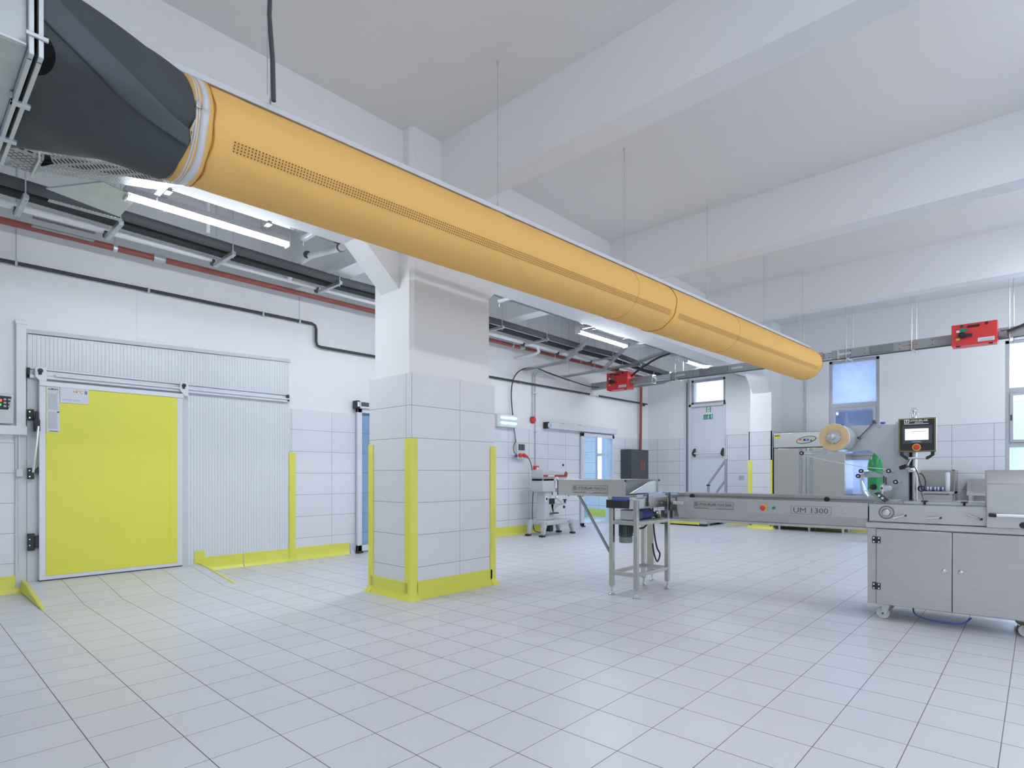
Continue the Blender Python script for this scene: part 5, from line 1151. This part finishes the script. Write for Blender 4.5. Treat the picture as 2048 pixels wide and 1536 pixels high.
K(MB().prism([(-.085, .42, 1.145), (-.085, .42, 1.17), (-.055, .42, 1.215), (-.03, .42, 1.205), (.06, .42, 1.165), (.06, .42, 1.148)], (0, .012, 0)), 'roller_lever', 'galv')
kb = MB().lathe([(.010, 0), (.010, .03)], (.037, .08, 1.07), (0, -1, 0), 10)
for k in range(7):
    a = 2 * PI * k / 7; kb.cyl((.037 + .018 * math.cos(a), .045, 1.07 + .018 * math.sin(a)), (.037 + .018 * math.cos(a), .062, 1.07 + .018 * math.sin(a)), .009, 8)
kb.cyl((.037, .045, 1.07), (.037, .062, 1.07), .02, 14); K(kb, 'star_knob', 'black')
K(MB().box(.075, .125, .10, .30, 1.03, 1.08).box(.085, .10, .09, .12, .975, 1.09).cyl((.135, .1, 1.06), (.135, .2, 1.06), .022, 16), 'former_block', 'galv_lt', bevel=.004)
K(MB().cyl((.10, .13, 1.10), (.10, .13, 1.16), .006, 8).cyl((.115, .13, 1.09), (.115, .13, 1.15), .006, 8).cyl((.09, .088, 1.06), (.09, .10, 1.06), .009, 10), 'adjusting_screws', 'ybadge' if False else 'dark')
K(MB().prism([(.04, .06, 1.02), (.075, .06, 1.03), (.145, .06, .965), (.11, .06, .945)], (0, .02, 0)), 'slotted_strip', 'dark'); K(MB().lathe([(.009, 0), (.009, .004)], (.075, .058, 1.0), (0, -1, 0), 12).lathe([(.009, 0), (.009, .004)], (.098, .058, .98), (0, -1, 0), 12), 'slot_light', 'white_ink')
# clear film from roll to roller to former
def sheet(pts, y0, y1):
    return MB().grid([[(x, y0 + (y1 - y0) * j, z) for j in (0, 1)] for x, z in pts])
K(MB().tube([(-.50, .085, 1.345), (-.30, .085, 1.29), (-.05, .085, 1.235), (.12, .085, 1.215)], .0028, 6).tube([(-.50, .085, 1.371), (-.40, .085, 1.374), (-.33, .085, 1.385)], .0025, 6), 'film_highlight', 'film_roll')  # solid pale tubes imitate the white highlight along the film
K(sheet([(-.31, 1.394), (-.43, 1.372), (-.50, 1.371)], .085, .33), 'film_web', 'film')
K(sheet([(-.50, 1.345), (-.30, 1.29), (-.05, 1.235), (.12, 1.215)], .085, .33), 'film_web', 'film')
K(sheet([(.14, 1.187), (.05, 1.20), (-.07, 1.172)], .085, .33), 'film_web', 'film')
fold = MB().grid([[(-.07, .085, 1.15), (-.07, .2, 1.15), (-.07, .33, 1.15)], [(-.055, .07, 1.03), (-.02, .2, 1.03), (-.055, .33, 1.03)], [(-.02, .06, .98), (.02, .2, .985), (-.02, .33, .98)], [(.08, .09, .942), (.09, .2, .95), (.08, .30, .942)]])
K(fold, 'film_fold', 'film')
K(MB().prism([(-.06, .06, 1.045), (.05, .06, 1.045), (.10, .06, .955), (.06, .06, .94), (-.055, .06, .985)], (0, .004, 0)).prism([(-.06, .33, 1.045), (.05, .33, 1.045), (.10, .33, .955), (.06, .33, .94), (-.055, .33, .985)], (0, .004, 0)), 'former_cheek', 'clear')
# control panel on its post
K(MB().cyl((.282, .48, .935), (.282, .48, 1.40), .027, 20), 'post', 'steel')
K(MB().box(.16, .20, .40, .45, 1.36, 1.62), 'panel_back_box', 'plate')
hm = K(MB().box(.185, .440, .30, .42, 1.358, 1.636), 'control_box', 'grey_pl', bevel=.004)
K(MB().box(.187, .438, .294, .301, 1.360, 1.634), 'control_face', 'black', hm)
K(frame_lines(MB(), (.192, .2938, 1.365), X_, Z_, .241, .264, .002, .001), 'yellow_line', 'ybadge', hm)
K(MB().box(.214, .412, .290, .295, 1.425, 1.572), 'display_bezel', 'dark', hm, bevel=.002)
scn = K(MB().box(.232, .390, .2875, .291, 1.455, 1.548), 'screen', 'screen', hm)
sc_ = MB()
for a, b, cc, d in ((.235, .535, .05, .006), (.235, .522, .035, .005), (.335, .535, .05, .006), (.318, .473, .016, .005), (.366, .473, .02, .005), (.335, .462, .02, .005), (.365, .46, .02, .006)): plate(sc_, (a, .2874, b), X_, Z_, cc, d, .0005)
K(sc_, 'screen_graphics', 'screen_c', scn, smooth=False)
K(plate(MB(), (.285, .2874, .523 + 1.0 - 1.0 + 0), X_, Z_, .001, .001, .0003), 'dot', 'red', scn) if False else None
K(plate(MB(), (.275, .2874, 1.524), X_, Z_, .10, .003, .0005), 'red_line', 'red', scn, smooth=False)
K(plate(plate(MB(), (.275, .2899, 1.436), X_, Z_, .07, .004, .0005), (.285, .2899, 1.443), X_, Z_, .05, .003, .0005), 'bezel_print', 'print_lt', hm)
lg = MB(); frame_lines(lg, (.226, .2936, 1.594), X_, Z_, .034, .030, .005, .001); plate(lg, (.239, .2936, 1.604), X_, Z_, .008, .016, .001); K(lg, 'logo', 'white_ink', hm, smooth=False)
text('UYGURLAR', (.265, .2938, 1.606), X_, Z_, .122, .016, 'white_ink', hm, local=True, bold=.02); text('MAKİNA', (.300, .2938, 1.593), X_, Z_, .055, .010, 'white_ink', hm, local=True, bold=.02)
K(plate(MB(), (.226, .2938, 1.585), X_, Z_, .165, .004, .001), 'fine_print', 'white_ink', hm, smooth=False)
e2 = K(MB().lathe([(.030, 0), (.030, .005)], (.310, .294, 1.395), (0, -1, 0), 26), 'emergency_collar', 'ybadge', hm)
K(MB().lathe([(.012, 0), (.012, .016), (.021, .018), (.023, .028), (.018, .036), (.004, .038)], (.312, .289, 1.396), (0, -1, 0), 22), 'emergency_button', 'red', e2)
K(MB().prism([(.196, .30, 1.358), (.222, .30, 1.358), (.222, .30, 1.335), (.255, .30, 1.315), (.255, .30, 1.295), (.24, .30, 1.295), (.196, .30, 1.33)], (0, .02, 0)).prism([(.430, .30, 1.358), (.404, .30, 1.358), (.404, .30, 1.335), (.371, .30, 1.315), (.371, .30, 1.295), (.386, .30, 1.295), (.430, .30, 1.33)], (0, .02, 0)), 'handle_end', 'black', hm, bevel=.003)
K(MB().cyl((.25, .31, 1.307), (.376, .31, 1.307), .009, 12), 'handle_bar', 'pvc', hm)
K(MB().lathe([(.034, 0), (.034, .05), (.030, .075), (.018, .095), (.004, .102)], (.287, .42, 1.636), 'z', 24), 'beacon', 'clear', hm); K(MB().lathe([(.02, 0), (.02, .06), (.012, .075)], (.287, .42, 1.636), 'z', 16), 'beacon_core', 'chrome', hm)
K(MB().bar((.195, .32, 1.225), (.245, .30, 1.245), .03, .03), 'sensor_head', 'black', bevel=.004)
K(MB().cyl((.22, .32, 1.225), (.28, .45, 1.22), .010, 10).cyl((.262, .36, 1.205), (.295, .42, 1.215), .016, 12).bar((.235, .40, 1.24), (.262, .44, 1.31), .014, .014), 'sensor_clamp', 'chrome')
K(cable(None, [(.25, .31, 1.24), (.29, .36, 1.235), (.315, .38, 1.17), (.33, .38, 1.10), (.345, .38, 1.05), (.36, .37, 1.07), (.365, .37, 1.12), (.345, .37, 1.17), (.325, .37, 1.18)], .004), 'sensor_cable', 'cable')
K(MB().tube([(.338 + .022 * math.cos(t), .37, 1.055 + .022 * math.sin(t)) for t in (2 * PI * k / 24 for k in range(25))], .005, 8).tube([(.340 + .018 * math.cos(t), .362, 1.052 + .020 * math.sin(t)) for t in (2 * PI * k / 24 for k in range(25))], .0035, 8), 'cable_coil', 'cable')
K(cable(None, [(.335, .37, 1.08), (.34, .37, 1.02), (.352, .36, .96), (.355, .34, .937)], .003), 'air_hose', 'blue')
# safety hood over the sealing jaws
K(MB().prism([(.745, -.10, .79), (.745, -.10, 1.108), (.745, .05, 1.206), (.745, .42, 1.206), (.745, .42, .79)], (.92, 0, 0)), 'hood', 'steel_h', bevel=.006)
hh = K(MB().cyl((.80, -.135, .882), (1.10, -.135, .882), .0125, 14), 'hood_handle', 'white_ink')
K(MB().bar((.758, -.13, .884), (.80, -.135, .882), .03, .026).bar((1.10, -.135, .882), (1.14, -.13, .884), .03, .026).box(.765, .785, -.13, -.10, .87, .895).box(1.11, 1.13, -.13, -.10, .87, .895), 'handle_end', 'black', hh, bevel=.004)
K(MB().lathe([(.018, 0), (.022, .008), (.018, .018)], (.945, -.10, .818), (0, -1, 0), 18), 'latch_knob', 'black'); K(MB().cyl((.95, -.03, .787), (.95, -.03, .80), .008, 10), 'latch_pin', 'chrome')

# ------------------------------------------------------------------ benches and gas bottle by the back wall
bn = thing('work_bench', 'steel bench with tall splashback and film rolls behind the control panel', 'bench', (13.0, 1.37, 0))
MB().box(12.70, 13.30, 1.10, 1.66, .82, .86).build('top', 'steel_h', bn, bevel=.003); MB().box(13.26, 13.29, 1.10, 1.66, .86, 1.24).build('splashback', 'steel', bn, bevel=.003)
MB().prism([(12.74, 1.10, .45), (12.74, 1.10, .86), (12.95, 1.10, 1.24), (13.29, 1.10, 1.24), (13.29, 1.10, .45)], (0, .012, 0)).build('side_panel', 'steel', bn)
for x in (12.75, 13.24):
    for y in (1.15, 1.61): MB().bar((x, y, 0), (x, y, .82), .04, .04).build('leg', 'steel', bn)
MB().box(12.72, 12.74, 1.12, 1.64, .60, .80).build('apron', 'steel', bn); MB().box(13.20, 13.255, 1.14, 1.18, 1.235, 1.25).build('clip', 'black', bn)
MB().box(12.76, 12.80, 1.58, 1.62, .86, 1.06).build('end_post', 'steel', bn)
for i, y in enumerate((1.52, 1.41, 1.30)):
    t = thing('film_reel', 'blue and white printed reel on the steel bench, %s' % ('left of the three', 'middle of the three', 'right of the three')[i], 'reel', (12.85, y, .86), 0, 'printed reels on the bench')
    MB().cyl((12.82, y - .045, .90), (12.82, y + .045, .90), .04, 18).build('roll', 'paper', t); MB().cyl((12.82, y + .045, .90), (12.82, y + .055, .90), .041, 18).cyl((12.82, y - .02, .9), (12.82, y + .02, .9), .0415, 18).build('print_band', 'blue', t)
tag(MB().lathe([(.03, 0), (.036, .01), (.036, .33), (.03, .34)], (12.78, 1.20, .86), 'z', 18).build('paper_roll', 'paper'), 'white upright roll standing on the steel bench', 'paper roll')
b2 = thing('work_bench', 'steel bench with slanted side half hidden by the machine hood', 'bench', (13.0, .5, 0))
MB().box(12.70, 13.30, -.2, .93, .80, .84).build('top', 'steel_h', b2, bevel=.003); MB().box(13.26, 13.29, -.2, .93, .84, 1.08).build('splashback', 'steel', b2)
MB().prism([(12.72, .92, .80), (12.72, .92, .84), (12.92, .92, 1.08), (13.29, .92, 1.08), (13.29, .92, .80)], (0, .012, 0)).build('side_panel', 'steel', b2)
for x in (12.75, 13.24):
    for y in (-.15, .88): MB().bar((x, y, 0), (x, y, .80), .04, .04).build('leg', 'steel', b2)
gb_ = thing('gas_bottle', 'green gas bottle standing by the window behind the film unwinder', 'gas bottle', (11.5, 2.07, 0))
MB().lathe([(.11, 0), (.118, .02), (.118, 1.30), (.112, 1.36), (.085, 1.45), (.045, 1.51), (.03, 1.53)], (11.5, 2.07, 0), 'z', 30).build('cylinder', 'green', gb_)
MB().lathe([(.03, 1.53), (.032, 1.60), (.02, 1.62)], (11.5, 2.07, 0), 'z', 16).build('valve', 'dark', gb_)
bpy.context.view_layer.update()
